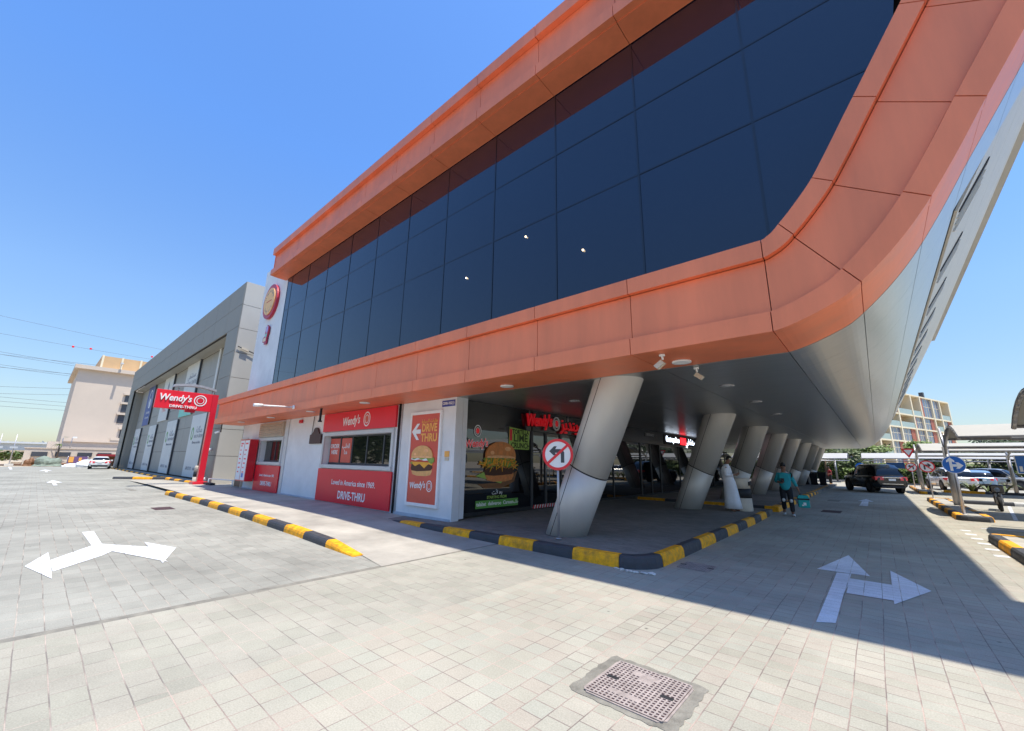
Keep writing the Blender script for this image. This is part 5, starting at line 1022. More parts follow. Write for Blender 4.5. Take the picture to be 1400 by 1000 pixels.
for s in (-1, 1): chain(V, E, Rr, [((0, s * .10, .83), .112), ((.02, s * .11, .48), .082), ((0, s * .12, .1), .068)], 0)
obj('trousers', skin_mesh(V, E, Rr), 'cloth_navy', p3, smooth=True, world=False); head_parts(p3, (.035, 0, 1.635), (1, 0, -.1), 0)
p3.location = (-3.55, 50.5, 0); p3.rotation_euler = (0, 0, R(-150))

# ================================================================ VEHICLES (local x forward)
def car(name, label, cat, kind, paint, loc, yaw, tail_z=None, grp=None):
    t = thing(name, label, cat, (0, 0, 0), grp)
    if kind == 'suv': L_, w_, S = 4.82, .96, [(-2.38, .52, .95, .80), (-2.30, .38, 1.06, .92), (-1.9, .30, 1.10, .96), (-1.0, .27, 1.08, .965), (0, .27, 1.06, .965), (.9, .27, 1.05, .96), (1.5, .30, 1.06, .95), (2.1, .36, 1.00, .90), (2.36, .46, .86, .76)]; cab = [(-2.22, 1.04, 1.10, .80, .78), (-2.0, 1.08, 1.50, .84, .72), (-1.72, 1.09, 1.72, .86, .68), (-.8, 1.08, 1.78, .86, .68), (.1, 1.06, 1.76, .86, .68), (.45, 1.06, 1.68, .85, .66), (1.15, 1.05, 1.10, .82, .74)]; wr, wx = .385, (-1.42, 1.48)
    elif kind == 'hatch': L_, w_, S = 4.3, .9, [(-2.14, .50, .90, .76), (-2.08, .36, 1.02, .86), (-1.7, .28, 1.04, .90), (-.8, .25, 1.02, .905), (0, .25, 1.0, .905), (.9, .25, .98, .90), (1.5, .28, .94, .88), (1.95, .34, .84, .80), (2.14, .44, .72, .66)]; cab = [(-2.05, .98, 1.04, .76, .74), (-1.75, 1.02, 1.42, .80, .66), (-1.4, 1.03, 1.58, .82, .62), (-.5, 1.01, 1.62, .82, .62), (.3, .99, 1.55, .81, .60), (1.15, .96, 1.0, .78, .68)]; wr, wx = .33, (-1.3, 1.32)
    else: L_, w_, S = 4.7, .92, [(-2.34, .50, .84, .72), (-2.28, .36, .96, .84), (-1.9, .28, 1.02, .90), (-1.0, .24, .98, .92), (0, .24, .95, .92), (.9, .24, .94, .91), (1.6, .28, .90, .88), (2.1, .34, .78, .80), (2.32, .44, .66, .62)]; cab = [(-1.88, .99, 1.02, .74, .72), (-1.35, .98, 1.30, .78, .62), (-.9, .97, 1.42, .80, .58), (-.2, .95, 1.45, .80, .58), (.35, .94, 1.38, .79, .57), (1.2, .92, .96, .76, .68)]; wr, wx = .33, (-1.42, 1.42)
    bm = NB(); rings = []
    for (x, zl, zb, hw) in S:
        half = [(0, zl), (hw * .86, zl), (hw * .97, zl + .08), (hw, (zl + zb) * .5), (hw * .985, zb - .14), (hw * .93, zb - .03), (hw * .80, zb), (0, zb + .02)]
        ring = half + [(-y, z) for y, z in half[-2:0:-1]]; rings.append([bm.verts.new((x, y, z)) for y, z in ring])
    for A, B_ in zip(rings[:-1], rings[1:]):
        for i in range(len(A)): f = bm.faces.new((A[i], B_[i], B_[(i + 1) % len(A)], A[(i + 1) % len(A)])); f.smooth = True
    bm.faces.new(rings[0]); bm.faces.new(rings[-1][::-1]); bmesh.ops.recalc_face_normals(bm, faces=bm.faces); body = obj('body', bm, paint, t, world=False)
    bm = NB(); rings = []
    for (x, z0, z1, h0, h1) in cab: rings.append([bm.verts.new((x, y, z)) for y, z in ((h0, z0 - .05), (lerp(h0, h1, .5), lerp(z0, z1, .55)), (h1, z1 - .04), (h1 * .8, z1), (0, z1 + .01), (-h1 * .8, z1), (-h1, z1 - .04), (-lerp(h0, h1, .5), lerp(z0, z1, .55)), (-h0, z0 - .05))])
    for A, B_ in zip(rings[:-1], rings[1:]):
        for i in range(8): f = bm.faces.new((A[i], B_[i], B_[i + 1], A[i + 1])); f.smooth = True
    bm.faces.new(rings[0]); bm.faces.new(rings[-1][::-1]); bmesh.ops.recalc_face_normals(bm, faces=bm.faces); obj('window_glass', bm, 'car_glass', t, world=False)
    # roof skin and pillars, 6 mm proud
    bm = NB(); rr = [c for c in cab if c[2] > (1.4 if kind != 'sedan' else 1.29)]
    g = [[bm.verts.new((x, y, z + .012)) for y, z in ((h1 * 1.01, z1 - .05), (h1 * .8, z1), (0, z1 + .01), (-h1 * .8, z1), (-h1 * 1.01, z1 - .05))] for (x, z0, z1, h0, h1) in rr]
    for A, B_ in zip(g[:-1], g[1:]):
        for i in range(4): f = bm.faces.new((A[i], B_[i], B_[i + 1], A[i + 1])); f.smooth = True
    obj('roof', bm, paint, t, world=False)
    bm = NB()
    def pillar(x0, z0, h0, x1, z1, h1, wd):
        for s in (-1, 1): hexa(bm, [(x0 - wd, s * (h0 + .012), z0), (x0 + wd, s * (h0 + .012), z0), (x0 + wd, s * (h0 - .03), z0), (x0 - wd, s * (h0 - .03), z0)][::s], [(x1 - wd, s * (h1 + .012), z1), (x1 + wd, s * (h1 + .012), z1), (x1 + wd, s * (h1 - .03), z1), (x1 - wd, s * (h1 - .03), z1)][::s])
    c0, c1, cm, cl = cab[0], cab[2], cab[-3], cab[-1]
    pillar(c0[0] + .1, c0[1] - .02, c0[3], c1[0] + .02, c1[2] - .06, c1[4], .07); pillar(cl[0] - .05, cl[1] - .02, cl[3], cab[-2][0], cab[-2][2] - .06, cab[-2][4], .04); pillar(-.35, 1.0, cab[3][3], -.4, cab[3][2] - .06, cab[3][4], .035)
    bmesh.ops.recalc_face_normals(bm, faces=bm.faces); obj('pillar', bm, paint, t, world=False)
    for x in wx:
        for s in (-1, 1):
            y = s * (w_ - .09)
            bm = NB(); tube(bm, (x, y - .11, wr), (x, y + .11, wr), wr, wr, 28); wo = obj('wheel', bm, 'tyre', t, world=False)
            bm = NB(); tube(bm, (x, y - s * .02, wr), (x, y + s * .115, wr), wr * .62, wr * .60, 20, 0); obj('rim', bm, 'galv' if kind != 'suv' else 'dgrey', wo, world=False)
            bm = NB(); tube(bm, (x, s * (w_ - .05), wr + .02), (x, s * (w_ + .006), wr + .02), wr * 1.16, wr * 1.14, 28); obj('wheel_arch', bm, 'dark', t, world=False)
    zt = S[1][2] - .16
    for s in (-1, 1):
        bm = NB(); a = S[0][0]; hexa(bm, [(a - .045, s * S[0][3] * .60, zt - .10), (a + .05, s * (S[1][3] + .02), zt - .10), (a + .36, s * (S[2][3] + .015), zt - .03), (a + .05, s * S[0][3] * .60, zt - .06)], [(a - .03, s * S[0][3] * .56, zt + .11), (a + .06, s * (S[1][3] + .012), zt + .12), (a + .40, s * (S[2][3] + .01), zt + .08), (a + .05, s * S[0][3] * .56, zt + .08)]); bmesh.ops.recalc_face_normals(bm, faces=bm.faces); obj('tail_light', bm, 'tail', t, world=False)
        bm = NB(); b = S[-1][0]; hexa(bm, [(b - .01, s * .45, .62), (b - .16, s * (S[-2][3] + .004), .66), (b - .4, s * (S[-2][3] + .01), .70), (b - .2, s * .45, .64)], [(b - .08, s * .45, .76), (b - .2, s * (S[-2][3] - .01), .82), (b - .45, s * (S[-2][3] + .0), .86), (b - .2, s * .45, .78)]); bmesh.ops.recalc_face_normals(bm, faces=bm.faces); obj('headlight', bm, 'chrome', t, world=False)
        bm = NB(); box(bm, cl[0] - .35, cl[0] - .18, s * (w_ + .02) - .09, s * (w_ + .02) + .09, cl[1] - .02, cl[1] + .14, bev=.02); obj('door_mirror', bm, paint, t, world=False)
        for x in (-.75, .25):
            bm = NB(); box(bm, x - .09, x + .09, s * (w_ + .012) - .012, s * (w_ + .012) + .012, S[4][2] - .2, S[4][2] - .17); obj('door_handle', bm, 'chrome', t, world=False)
        for x in (-1.25 if kind != 'sedan' else -1.15, -.38, .72):
            bm = NB(); box(bm, x - .006, x + .006, s * (w_ + .002) - .008, s * (w_ + .002) + .004, .36, S[4][2] - .1); obj('door_gap', bm, 'dark', t, world=False)
    bm = NB(); box(bm, S[0][0] - .035, S[0][0] + .02, -.55, .55, zt + .04, zt + .075); obj('chrome_strip', bm, 'chrome' if kind != 'hatch' else paint, t, world=False)
    bm = NB(); box(bm, S[0][0] - .045, S[0][0] + .02, -.20, .20, zt - .13, zt - .01); obj('number_plate', bm, 'white', t, world=False)
    bm = NB(); box(bm, S[0][0] - .04, S[0][0] + .2, -.7, .7, .33, .46, bev=.02); obj('bumper', bm, 'dark', t, world=False)
    if kind == 'suv': bm = NB(); box(bm, S[0][0] - .05, S[0][0], -.6, .6, .56, .59); obj('bumper_trim', bm, 'chrome', t, world=False)
    t.location = loc; t.rotation_euler = (0, 0, yaw); return t
car('parked_car', 'black SUV with red tail lights turning out of the shaded road', 'car', 'suv', 'car_black', (-.4, 40.3, 0), R(90 + 26)).scale = (.97, .97, 1.08)
car('parked_car', 'white hatchback seen from behind under the far canopy', 'car', 'suv', 'car_white', (4.35, 50.3, 0), R(90 + 12))
car('parked_car', 'champagne estate car parked side-on beyond the planted strip', 'car', 'suv', 'car_tan', (8.2, 57.5, 0), R(-30))
car('parked_car', 'silver saloon side-on at the right edge of the car park', 'car', 'sedan', 'car_silver', (11.4, 56.5, 0), R(168 + 180))
car('parked_car', 'pale blue car half hidden behind the blue arrow sign post', 'car', 'hatch', 'car_blue', (6.6, 57.0, 0), R(95))
car('parked_car', 'white saloon car seen from behind at the far end of the grey building', 'car', 'sedan', 'car_white', (-71.2, 5.5, 0), R(180 - 6))
# motorcycle seen end-on under the canopy
t = thing('parked_motorcycle', 'dark motorcycle with wide handlebars seen end-on under the canopy', 'motorcycle', (0, 0, 0))
def torus(bm, c, Rm, rm, mi=0, n=24, k=8):
    vv = [[bm.verts.new((c[0] + (Rm + rm * math.cos(b)) * math.cos(a), c[1] + rm * math.sin(b), c[2] + (Rm + rm * math.cos(b)) * math.sin(a))) for b in [2 * math.pi * j / k for j in range(k)]] for a in [2 * math.pi * i / n for i in range(n)]]
    for i in range(n):
        for j in range(k): bm.faces.new((vv[i][j], vv[(i + 1) % n][j], vv[(i + 1) % n][(j + 1) % k], vv[i][(j + 1) % k])).smooth = True
for x in (-.62, .66):
    bm = NB(); torus(bm, (x, 0, .29), .24, .055); wl = obj('wheel', bm, 'tyre', t, world=False); bm = NB(); tube(bm, (x, -.04, .29), (x, .04, .29), .10, .10, 14); obj('hub', bm, 'galv', wl, world=False)
V, E, Rr = [], [], []; chain(V, E, Rr, [((-.95, 0, .80), .06), ((-.55, 0, .78), .10), ((-.15, 0, .74), .12), ((.15, 0, .82), .14), ((.38, 0, .84), .09)]); obj('fuel_tank', skin_mesh(V, E, Rr), 'car_black', t, smooth=True, world=False)
bm = NB(); box(bm, -.2, .25, -.13, .13, .28, .62, bev=.04); obj('engine', bm, 'dgrey', t, world=False)
bm = NB(); tube(bm, (.66, .07, .29), (.42, .07, .95), .03); tube(bm, (.66, -.07, .29), (.42, -.07, .95), .03); obj('fork', bm, 'galv', t, world=False)
bm = NB(); polyline_tube(bm, [(.25, -.42, 1.0), (.38, -.2, 1.04), (.42, 0, .98), (.38, .2, 1.04), (.25, .42, 1.0)], .032); obj('handlebar', bm, 'dark', t, world=False)
bm = NB(); tube(bm, (.5, 0, .86), (.62, 0, .84), .09, .08, 14); obj('headlight', bm, 'chrome', t, world=False)
for s in (-1, 1): bm = NB(); tube(bm, (.36, s * .3, 1.05), (.34, s * .36, 1.2), .008); tube(bm, (.33, s * .38, 1.22), (.35, s * .38, 1.22), .06, .06, 12); obj('mirror', bm, 'dark', t, world=False)
bm = NB(); box(bm, .40, .58, -.20, .20, .70, 1.05, bev=.05); obj('fairing', bm, 'car_black', t, world=False)
t.location = (3.65, 27.0, 0); t.rotation_euler = (0, 0, R(-96))
# wheeled bins at the foot of the far columns
for k in range(3):
    x = -4.9 + k * .62; t = thing('wheelie_bin', ['leftmost black wheeled bin of the three by the far columns', 'middle black wheeled bin by the far columns', 'rightmost black wheeled bin by the far columns'][k], 'bin', (x, 44.5, .17), 'wheeled bins by the far columns')
    bm = NB(); hexa(bm, [(x - .2, 44.3, .25), (x + .2, 44.3, .25), (x + .2, 44.7, .25), (x - .2, 44.7, .25)], [(x - .28, 44.2, 1.15), (x + .28, 44.2, 1.15), (x + .28, 44.8, 1.15), (x - .28, 44.8, 1.15)]); obj('bin_body', bm, 'cloth_navy', t); bm = NB(); box(bm, x - .3, x + .3, 44.15, 44.85, 1.16, 1.24, bev=.02); obj('lid', bm, 'dark', t)
    bm = NB(); tube(bm, (x - .25, 44.7, .26), (x + .25, 44.7, .26), .09, seg=14); obj('wheel', bm, 'tyre', t)

# ================================================================ VEGETATION
def leaves(bm, c, rad, n, size, clump=18, flat=1.0, seed=0):
    rnd = random.Random(seed); cs = []
    for _ in range(clump):
        d = Vector((rnd.gauss(0, 1), rnd.gauss(0, 1), rnd.gauss(0, 1))).normalized() * rnd.uniform(.45, 1.0) ** .5; cs.append(Vector((d.x * rad[0], d.y * rad[1], d.z * rad[2])) * .8)
    for k in range(n):
        q = rnd.choice(cs); p = Vector(c) + q + Vector((rnd.gauss(0, .19) * rad[0], rnd.gauss(0, .19) * rad[1], rnd.gauss(0, .17) * rad[2]))
        a = Vector((rnd.gauss(0, 1), rnd.gauss(0, 1), rnd.gauss(0, .6))).normalized(); b = a.orthogonal().normalized(); s = size * rnd.uniform(.6, 1.3)
        bm.faces.new([bm.verts.new(p + a * s), bm.verts.new(p + b * s * .45), bm.verts.new(p - a * s), bm.verts.new(p - b * s * .45)])
def tree(x, y, h, rx, rz, label, m='leaf', n=1500, size=.22, seed=1, grp='trees beyond the car park'):
    t = thing('leafy_tree', label, 'tree', (x, y, 0), grp); bm = NB(); tube(bm, (x, y, 0), (x + .1, y, h - rz * 1.2), .16, .09, 8)
    rnd = random.Random(seed + 5)
    for k in range(5): a = rnd.uniform(0, 6.28); tube(bm, (x + .1, y, h - rz * 1.5), (x + math.cos(a) * rx * .6, y + math.sin(a) * rx * .6, h - rz * .5), .06, .02, 6)
    obj('trunk', bm, 'bark', t); bm = NB(); leaves(bm, (x, y, h - rz), (rx, rx, rz), n, size, 22, seed=seed); obj('crown', bm, m, t)
tree(10.5, 71, 5.6, 3.4, 2.0, 'wide dark tree behind the champagne estate car', 'leaf_d', 2600, .26, 1)
tree(15.5, 74, 6.2, 3.6, 2.3, 'wide dark tree at the right edge behind the saloon', 'leaf_d', 2600, .26, 2)
tree(6.0, 76, 4.8, 2.2, 1.5, 'small round tree behind the hatchback', 'leaf_d', 1500, .22, 3)
tree(-2.6, 74, 4.6, 2.3, 1.6, 'olive green tree under the white canopy left of the black car', 'leaf', 1600, .22, 4)
tree(-5.8, 77, 5.4, 2.4, 1.8, 'olive green tree seen past the last leaning column', 'leaf', 1600, .22, 5)
tree(-.5, 83, 5.4, 2.4, 1.1, 'light green tree top above the canopy before the flats', 'leaf2', 1500, .24, 6)
tree(5.0, 84, 5.6, 1.8, 1.1, 'light green tree top before the red brick panels', 'leaf2', 1500, .24, 7)
for i, (x, y, h) in enumerate(((21, 66, 6), (-14, 70, 6), (-20, 62, 6.5), (26, 50, 6))): tree(x, y, h, 3.2, 2.2, ['broad tree beyond the right side of the car park', 'broad tree behind the far left canopy', 'tall tree behind the main building', 'broad tree on the right of the car park'][i], 'leaf', 1200, .3, 20 + i)
# trees across the street behind the camera, which the order window mirrors
for i in range(7): tree(-112 + i * 11.5, -22 - (i % 3) * 2.5, 8 + (i % 2), 6, 3.9, 'street tree across the road, %s from the west' % ('first', 'second', 'third', 'fourth', 'fifth', 'sixth', 'seventh')[i], 'leaf', 1500, .5, 40 + i, 'street trees across the road')
def hedge(x0, x1, y0, y1, h, label, m, seed):
    t = thing('hedge', label, 'hedge', ((x0 + x1) / 2, y0, 0)); bm = NB(); box(bm, x0 + .2, x1 - .2, y0 + .2, y1 - .2, 0, h - .2); obj('inner_growth', bm, 'leaf_d', t); bm = NB(); rnd = random.Random(seed)
    for k in range(int((x1 - x0) * 230)):
        f = rnd.random(); x = rnd.uniform(x0, x1); 
        if f < .5: p = Vector((x, rnd.uniform(y0, y1), h + rnd.gauss(-.05, .06)))
        else: p = Vector((x, y0 + rnd.gauss(.08, .07), rnd.uniform(0, h)))
        a = Vector((rnd.gauss(0, 1), rnd.gauss(0, 1), rnd.gauss(0, 1))).normalized(); b = a.orthogonal().normalized(); s = rnd.uniform(.07, .15)
        bm.faces.new([bm.verts.new(p + a * s), bm.verts.new(p + b * s * .6), bm.verts.new(p - a * s), bm.verts.new(p - b * s * .6)])
    obj('foliage', bm, m, t)
hedge(-3.4, 12, 67.6, 69.5, 1.55, 'clipped bright green hedge behind the black car', 'leaf2', 3); hedge(-12, 18, 78, 80, 2.3, 'taller clipped hedge in front of the flats', 'leaf2', 4)
def frond_plant(x, y, h, label, seed):
    t = thing('palm_shrub', label, 'plant', (x, y, .1), 'low plants on the planted strip'); bm = NB(); rnd = random.Random(seed)
    for k in range(16):
        a = rnd.uniform(0, 6.28); l = h * rnd.uniform(.7, 1.2); prev = Vector((x, y, .1)); n = 6
        for i in range(n):
            s = (i + 1) / n; p = Vector((x + math.cos(a) * l * s * .8, y + math.sin(a) * l * s * .8, .1 + l * (1.3 * s - s * s * .75))); wv = Vector((-math.sin(a), math.cos(a), 0)) * .09 * h * (1.1 - s)
            quad(bm, [prev - wv, prev + wv, p + wv * .8, p - wv * .8]); prev = p
    obj('fronds', bm, 'leaf', t)
for i, (x, y) in enumerate(((4.1, 45.2), (4.9, 45.0), (5.7, 45.3), (6.5, 45.0), (7.6, 45.3))): frond_plant(x, y, 1.05, ['leftmost arching plant on the planted strip', 'second arching plant from the left on the strip', 'middle arching plant on the planted strip', 'fourth arching plant from the left on the strip', 'rightmost arching plant on the planted strip'][i], 60 + i)

# ================================================================ APARTMENT BUILDING (right background)
A = thing('apartment_building', 'cream framed flats with blue glass and brick red panels beyond the canopies', 'building', (7, 120, 0)); e_ = Vector((.349, .937, 0)).normalized(); n_ = Vector((e_.y, -e_.x, 0)); o0 = Vector((-6, 90, 0))
def ap(t_, d, z): q = o0 + e_ * t_ + n_ * d; return (q.x, q.y, z)
def abox(bm, t0, t1, d0, d1, z0, z1): hexa(bm, [ap(t0, d0, z0), ap(t1, d0, z0), ap(t1, d1, z0), ap(t0, d1, z0)], [ap(t0, d0, z1), ap(t1, d0, z1), ap(t1, d1, z1), ap(t0, d1, z1)])
def rc(bm): bmesh.ops.recalc_face_normals(bm, faces=bm.faces); return bm
bm = NB(); abox(bm, -40, 61.5, -14, -1.8, 0, 17.6); obj('core_wall', rc(bm), 'apt_tan', A)
ts = [-40, -32, -24, -16, -8, -1, 5.1, 9.2, 14.9, 20.7, 26.0, 31.8, 39.2, 44.2, 51.0, 55.6, 61.4]; zs = [0, 4.3, 7.4, 10.35, 13.25, 17.9]
bm = NB()
for z in zs[1:]: abox(bm, -40, 61.6, -1.8, .0, z - .22, z + .08)
obj('floor_band', rc(bm), 'apt_cream', A); bm = NB()
for t_ in ts: abox(bm, t_ - .28, t_ + .28, -1.8, .04, 0, 17.85)
obj('pier', rc(bm), 'apt_cream', A); rnd = random.Random(11); pat = ['G', 'B', 'R', 'G', 'T']
for i, (a, b) in enumerate(zip(ts[:-1], ts[1:])):
    for j, (za, zb) in enumerate(zip(zs[:-1], zs[1:])):
        k = {(13, 4): 'RG', (12, 4): 'TR', (14, 4): 'G', (15, 4): 'T', (12, 3): 'RG', (11, 3): 'TR', (15, 3): 'GR', (13, 3): 'GR', (14, 3): 'T', (12, 2): 'RG', (10, 2): 'G', (11, 2): 'GR', (13, 2): 'GR', (9, 2): 'T', (9, 1): 'T', (8, 1): 'TR', (10, 3): 'T'}.get((i, j), rnd.choice(['T', 'RG', 'GR', 'T', 'G']))
        a2, b2 = a + .28, b - .28; z0, z1 = za + .08, zb - .22
        if k in ('T', 'TR', 'TG'):
            bm = NB(); abox(bm, a2 + (b2 - a2) * .15, a2 + (b2 - a2) * .5, -1.79, -1.7, z0, z1 - .5); obj('window', rc(bm), 'apt_glass', A)
            if k != 'TG': bm = NB(); abox(bm, a2 + (b2 - a2) * .55, a2 + (b2 - a2) * .8, -1.79, -1.72, z0, z1 - .3); obj('shutter_panel', rc(bm), 'apt_red' if k == 'TR' else 'apt_tan', A)
            bm = NB(); abox(bm, a2, b2, -.10, -.05, z0, z0 + 1.1); obj('balcony_rail', rc(bm), 'apt_rail', A)
        else:
            gs = [(0, 1)] if k == 'G' else ([(.28, 1)] if k == 'RG' else [(0, .7)])
            for (u0, u1) in gs:
                w0, w1 = a2 + (b2 - a2) * u0, a2 + (b2 - a2) * u1; bm = NB(); abox(bm, w0, w1, -.5, -.3, z0, z1); wn = obj('window', rc(bm), 'apt_glass', A); bm = NB()
                for q in (.33, .66): abox(bm, w0 + (w1 - w0) * q - .05, w0 + (w1 - w0) * q + .05, -.3, -.26, z0, z1)
                abox(bm, w0, w1, -.295, -.27, z0 + (z1 - z0) * .55, z0 + (z1 - z0) * .55 + .08); obj('glazing_bar', rc(bm), 'apt_cream', wn)
            if k != 'G':
                u0, u1 = (0, .28) if k == 'RG' else (.7, 1); bm = NB(); abox(bm, a2 + (b2 - a2) * u0, a2 + (b2 - a2) * u1, -.45, -.22, z0, z1); obj('brick_panel', rc(bm), 'apt_red', A)
bm = NB(); abox(bm, 54.5, 55.3, -3, -2.2, 17.9, 20.2); obj('vent_stack', rc(bm), 'dgrey', A); bm = NB(); abox(bm, 20, 42, -9, -3, 17.6, 18.6); obj('roof_plant_room', rc(bm), 'apt_tan', A)

# ================================================================ BEIGE BUILDING (left background)
Q = thing('beige_building', 'tall blank beige building with overhanging eave above a low podium', 'building', (-115, 12, 0))
bm = NB(); box(bm, -135, -110, 2.6, 30, 0, 17.3); obj('wall', bm, 'beige_wall', Q)
bm = NB(); box(bm, -135.6, -109.2, 1.95, 30.5, 17.3, 18.0); obj('eave', bm, 'beige_wall', Q)
bm = NB(); box(bm, -109.99, -109.7, 2.9, 30, 3.9, 4.3); box(bm, -109.99, -109.6, 9.0, 30, 4.35, 4.8); obj('string_course', bm, 'beige_wall', Q)
bm = NB(); box(bm, -134, -111.5, 5.2, 28, 18.0, 20.6); rs = obj('roof_screen', bm, 'beige_dark', Q); bm = NB()
bm.free()
for y in (5.4, 8.2, 11, 14): bm = NB(); box(bm, -111.5, -111.3, y - .15, y + .15, 18, 20.7); obj('screen_rib', bm, 'apt_cream', rs)
for y, z in ((9.4, 13.2), (9.2, 11.4), (9.0, 9.3), (9.8, 6.5)):
    bm = NB(); box(bm, -109.98, -109.5, y, y + 3, z, z + .35); obj('sunshade', bm, 'beige_wall', Q); bm = NB(); box(bm, -109.99, -109.9, y + .3, y + 3, z - 1.6, z - .05); obj('window', bm, 'window_dark', Q)
t = thing('wall_floodlight', 'lamp on a bracket at the beige eave casting a long shadow', 'light', (-109, 8.0, 18)); bm = NB(); tube(bm, (-109.3, 8.0, 17.9), (-109.1, 8.0, 19.0), .05); obj('post', bm, 'galv', t); bm = NB(); box(bm, -109.2, -107.8, 7.8, 8.2, 18.9, 19.15); obj('lamp_head', bm, 'frame', t)
Q2 = thing('podium_building', 'low beige podium building with a row of dark square windows', 'building', (-100, 5, 0))
bm = NB(); box(bm, -109, -98, -1.1, 14, 0, 2.45); obj('wall', bm, 'beige_wall', Q2); bm = NB(); box(bm, -109.1, -97.9, -1.2, 14, 2.45, 2.6); obj('coping', bm, 'beige_wall', Q2)
for y in (-.35, 2.15, 4.6, 6.9): bm = NB(); box(bm, -97.99, -97.85, y, y + 1.7, 1.25, 1.95); obj('window', bm, 'window_dark', Q2)
bm = NB(); box(bm, -108, -104, 1.1, 2.4, 2.6, 3.7); obj('roof_box', bm, 'beige_wall', Q2)
for y, l in ((2.6, 'left wall lamp on the beige building above the podium'), (3.6, 'right white camera lamp on the beige building above the podium')):
    t = thing('wall_lamp', l, 'lamp', (-98, y, 2.6)); bm = NB(); tube(bm, (-98.3, y, 2.6), (-98.3, y, 4.3), .05); obj('pole', bm, 'galv', t); bm = NB(); box(bm, -98.2, -97.7, y, y + .5, 4.2, 4.45); obj('lamp_head', bm, 'white' if y > 3 else 'bin', t)
bm = NB(); box(bm, -175, -172, -60, -1.5, 0, 2.5); obj_w = fin(obj('boundary_wall', bm, 'sand'), 'long sandy wall across the ground at far left', 'wall')
t = thing('warehouse', 'low blue grey warehouses on the horizon at far left', 'building', (-300, -25, 0)); bm = NB(); box(bm, -310, -300, -70, 3, 0, 6.2); obj('wall', bm, 'haze_tone', t); bm = NB(); box(bm, -311, -299, -71, 4, 6.2, 7); obj('roof', bm, 'frame', t)
bm = NB(); rnd = random.Random(3)
leaves(bm, (-150, -16, 1.0), (4, 18, 1.4), 2600, .5, 60, seed=9); fin(obj('scrub_vegetation', bm, 'leaf'), 'green scrub on the open ground at far left', 'scrub', kind='stuff')
leaves_b = NB(); leaves(leaves_b, (-330, -2, 3.5), (10, 55, 4), 5000, 1.4, 90, seed=10); fin(obj('distant_trees', leaves_b, 'haze_tone'), 'hazy line of distant trees on the horizon', 'trees', kind='stuff')
for y0_, y1_, lb in ((-3.3, -2.2, 'farther left slim mast at far left'), (-2.0, -1.1, 'right slim mast at far left')):
    t = thing('lamp_mast', lb, 'mast', (-88, y0_, 0)); bm = NB(); tube(bm, (-88, y0_, 0), (-88, y0_ + .0, 4.2), .07, .04); obj('pole', bm, 'galv', t); bm = NB(); box(bm, -88.2, -87.8, y0_ - .35, y0_ + .35, 2.3, 2.55); obj('name_board', bm, 'frame', t); bm = NB(); box(bm, -88.3, -87.7, y0_ - .4, y0_ + .4, 0, .25); obj('footing', bm, 'kwhite', t)
# building-site clutter at the end of the street
t = thing('site_hoarding', 'purple printed hoarding banner at the end of the street', 'hoarding', (-88, 4, 0)); bm = NB(); box(bm, -88.1, -88, 3.3, 5.3, .35, 1.35); obj('banner', bm, 'purple', t); bm = NB(); box(bm, -87.99, -87.95, 3.4, 3.9, .5, 1.3); box(bm, -87.99, -87.94, 4.4, 4.7, .7, 1.2); obj('print', bm, 'gold', t); bm = NB(); tube(bm, (-88.1, 3.3, 0), (-88.1, 3.3, 1.4), .05); tube(bm, (-88.1, 5.3, 0), (-88.1, 5.3, 1.4), .05); obj('post', bm, 'galv', t)
t = thing('site_hut', 'small open site hut with a red roof behind the white saloon', 'hut', (-84, 6.5, 0)); bm = NB(); box(bm, -85, -82.5, 5.9, 8.6, 1.45, 1.75); obj('roof', bm, 'cloth_red', t); bm = NB(); box(bm, -85, -84.8, 5.9, 8.6, 0, 1.45); obj('wall', bm, 'wood', t)
for x, y in ((-82.7, 6.0), (-82.7, 8.4)): bm = NB(); tube(bm, (x, y, 0), (x, y, 1.5), .06); obj('post', bm, 'bark', t)
def heap(x, y, sx, sy, h, m, name, label, cat, seed, grp=None):
    bm = NB(); bmesh.ops.create_icosphere(bm, subdivisions=3, radius=1); rnd = random.Random(seed); off = [rnd.uniform(0, 6) for _ in range(4)]
    for v in bm.verts:
        c = v.co; k = 1 + .18 * math.sin(4 * c.x + off[0]) + .14 * math.sin(5 * c.y + off[1]) + .1 * math.sin(9 * c.z + off[2]); v.co = Vector((x + c.x * sx * k, y + c.y * sy * k, max(0, c.z * h * k)))
    fin(obj(name, bm, m), label, cat, grp)
heap(-80, 5.0, .6, 1.0, .9, 'tarp', 'tarpaulin_heap', 'white tarpaulin covered heap left of the white saloon', 'tarpaulin', 1); heap(-82, 3.9, .6, 1.1, .45, 'tarp', 'tarpaulin_heap', 'low white sack heap left of the tarpaulin', 'tarpaulin', 2); heap(-86, 1.3, 1, 1.2, 1.2, 'net', 'netting_heap', 'green netting thrown over site materials', 'netting', 3)
heap(-87, -.2, .5, .5, 1.0, 'wood', 'rubble_heap', 'brown heap of planks at left of the green netting', 'rubble', 4); heap(-87, .5, .5, .35, .8, 'cloth_navy', 'rubble_heap', 'dark heap beside the green netting', 'rubble', 5); heap(-87, 2.7, .6, .7, .5, 'wood', 'rubble_heap', 'low brown heap before the purple hoarding', 'rubble', 6); heap(-83, 6.6, .5, .6, 1.1, 'leaf_d', 'rubble_heap', 'dark green heap inside the site hut', 'rubble', 7); heap(-85.5, 5.7, .5, .9, .9, 'dgrey', 'rubble_heap', 'dark crates heap right of the hoarding', 'rubble', 8)
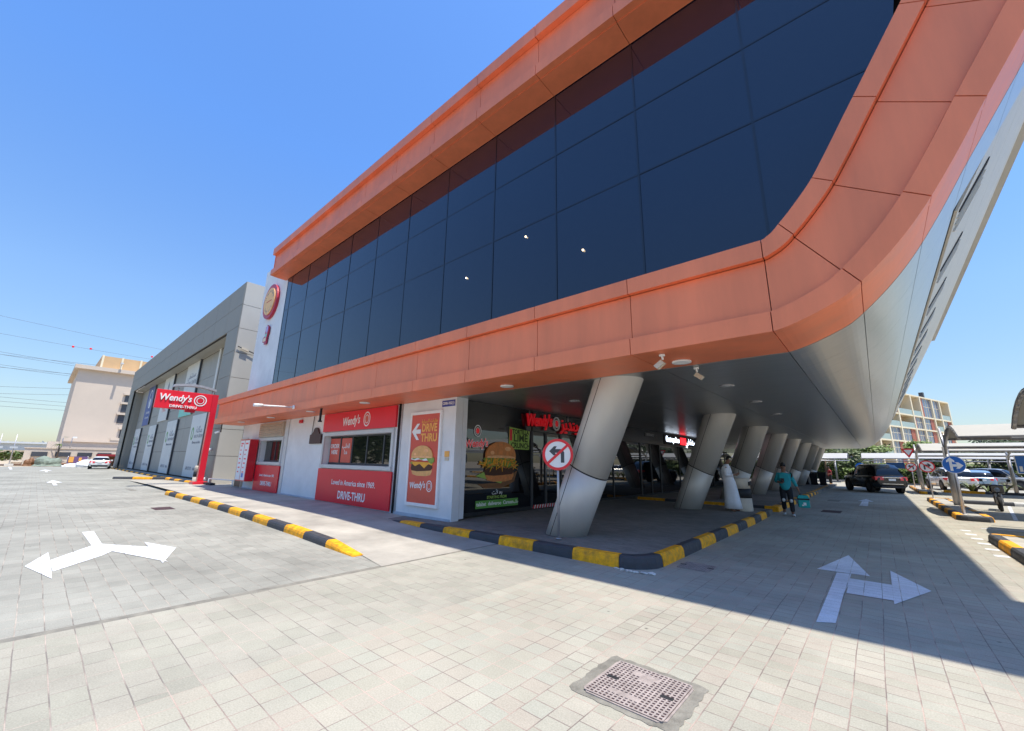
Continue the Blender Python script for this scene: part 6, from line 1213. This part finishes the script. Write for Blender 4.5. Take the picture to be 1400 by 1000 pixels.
for i in range(10):
    rnd = random.Random(90 + i); y = -1.4 + i * .95; bm = NB(); a = rnd.uniform(-.5, .5); 
    for k in range(4): z = .05 + k * .12; hexa(bm, [(-89, y - .5, z), (-88.8, y - .5, z), (-88.8, y + .5, z + a * .1), (-89, y + .5, z + a * .1)], [(-89, y - .5, z + .07), (-88.8, y - .5, z + .07), (-88.8, y + .5, z + .07 + a * .1), (-89, y + .5, z + .07 + a * .1)])
    fin(obj('plank_stack', rc(bm), rnd.choice(['wood', 'bin', 'dgrey', 'bark'])), 'stack of boards in the row at the end of the street', 'boards', 'stacked boards at the end of the street')
bm = NB(); box(bm, -92, -90, -30, 14, 0, .12); fin(obj('street_end_kerb', bm, 'rust'), kind='structure')
# ornamental palm by the podium
t = thing('palm_tree', 'small palm tree in front of the beige podium', 'palm', (-99, 2.2, 0)); bm = NB(); tube(bm, (-97, 2.4, 0), (-97, 2.4, 3.0), .14, .1, 8); obj('trunk', bm, 'bark', t); bm = NB(); rnd = random.Random(5)
for k in range(14):
    a = rnd.uniform(0, 6.28); prev = Vector((-97, 2.4, 3.0)); l = rnd.uniform(.9, 1.4)
    for i in range(5): s = (i + 1) / 5; p = Vector((-97 + math.cos(a) * l * s, 2.4 + math.sin(a) * l * s, 3.0 + l * (.9 * s - 1.2 * s * s))); wv = Vector((-math.sin(a), math.cos(a), 0)) * .14 * (1.1 - s); quad(bm, [prev - wv, prev + wv, p + wv, p - wv]); prev = p
obj('fronds', bm, 'leaf', t)
# overhead power cables, far behind the beige building
cab = [((-17.5, 44.2), (24, 41.5)), ((-16.5, 38.6), (20, 37.2)), ((-15.5, 33.0), (8, 31.6)), ((-15.4, 32.2), (8, 31.0)), ((-15, 29.0), (8, 28.1)), ((-15, 28.3), (8, 27.5)), ((-14, 21.9), (8, 23.9)), ((-13, 19.8), (8, 21.8)), ((-13, 19.1), (8, 18.7)), ((-13, 17.8), (8, 17.5)), ((-12, 16.3), (8, 16.2)), ((-16, 32.0), (8, 32.4)), ((-16, 28.0), (8, 28.5))]
for i, ((ya, za), (yb, zb)) in enumerate(cab):
    bm = NB(); pts = []
    ya2, yb2 = ya - 45, yb + 25; sl = (zb - za) / (yb - ya)
    for k in range(25):
        s = k / 24; y = ya2 + (yb2 - ya2) * s; z = za + sl * (y - ya); m_ = (s - .5) * 2; z += 1.2 * (m_ * m_) - .6
        pts.append((-200, y, z))
    polyline_tube(bm, pts, .045 if i > 1 else .04, 5); fin(obj('power_cable', bm, 'wire'), 'thin overhead power cable crossing the sky at far left, no. %d from the top' % (i + 1) if False else 'thin overhead power cable crossing the sky above the beige building', 'cable', 'overhead power cables at far left')
for (y, z, lb) in ((1.9, 37.2, 'left red marker ball on the overhead cable'), (6.1, 37.4, 'right red marker ball on the overhead cable'), (22.3, 37.9, 'lone red marker ball over the grey building')):
    bm = NB(); bmesh.ops.create_uvsphere(bm, u_segments=12, v_segments=8, radius=.35); bmesh.ops.translate(bm, verts=bm.verts, vec=(-200, y, z)); fin(obj('marker_ball', bm, 'signred'), lb, 'marker ball')
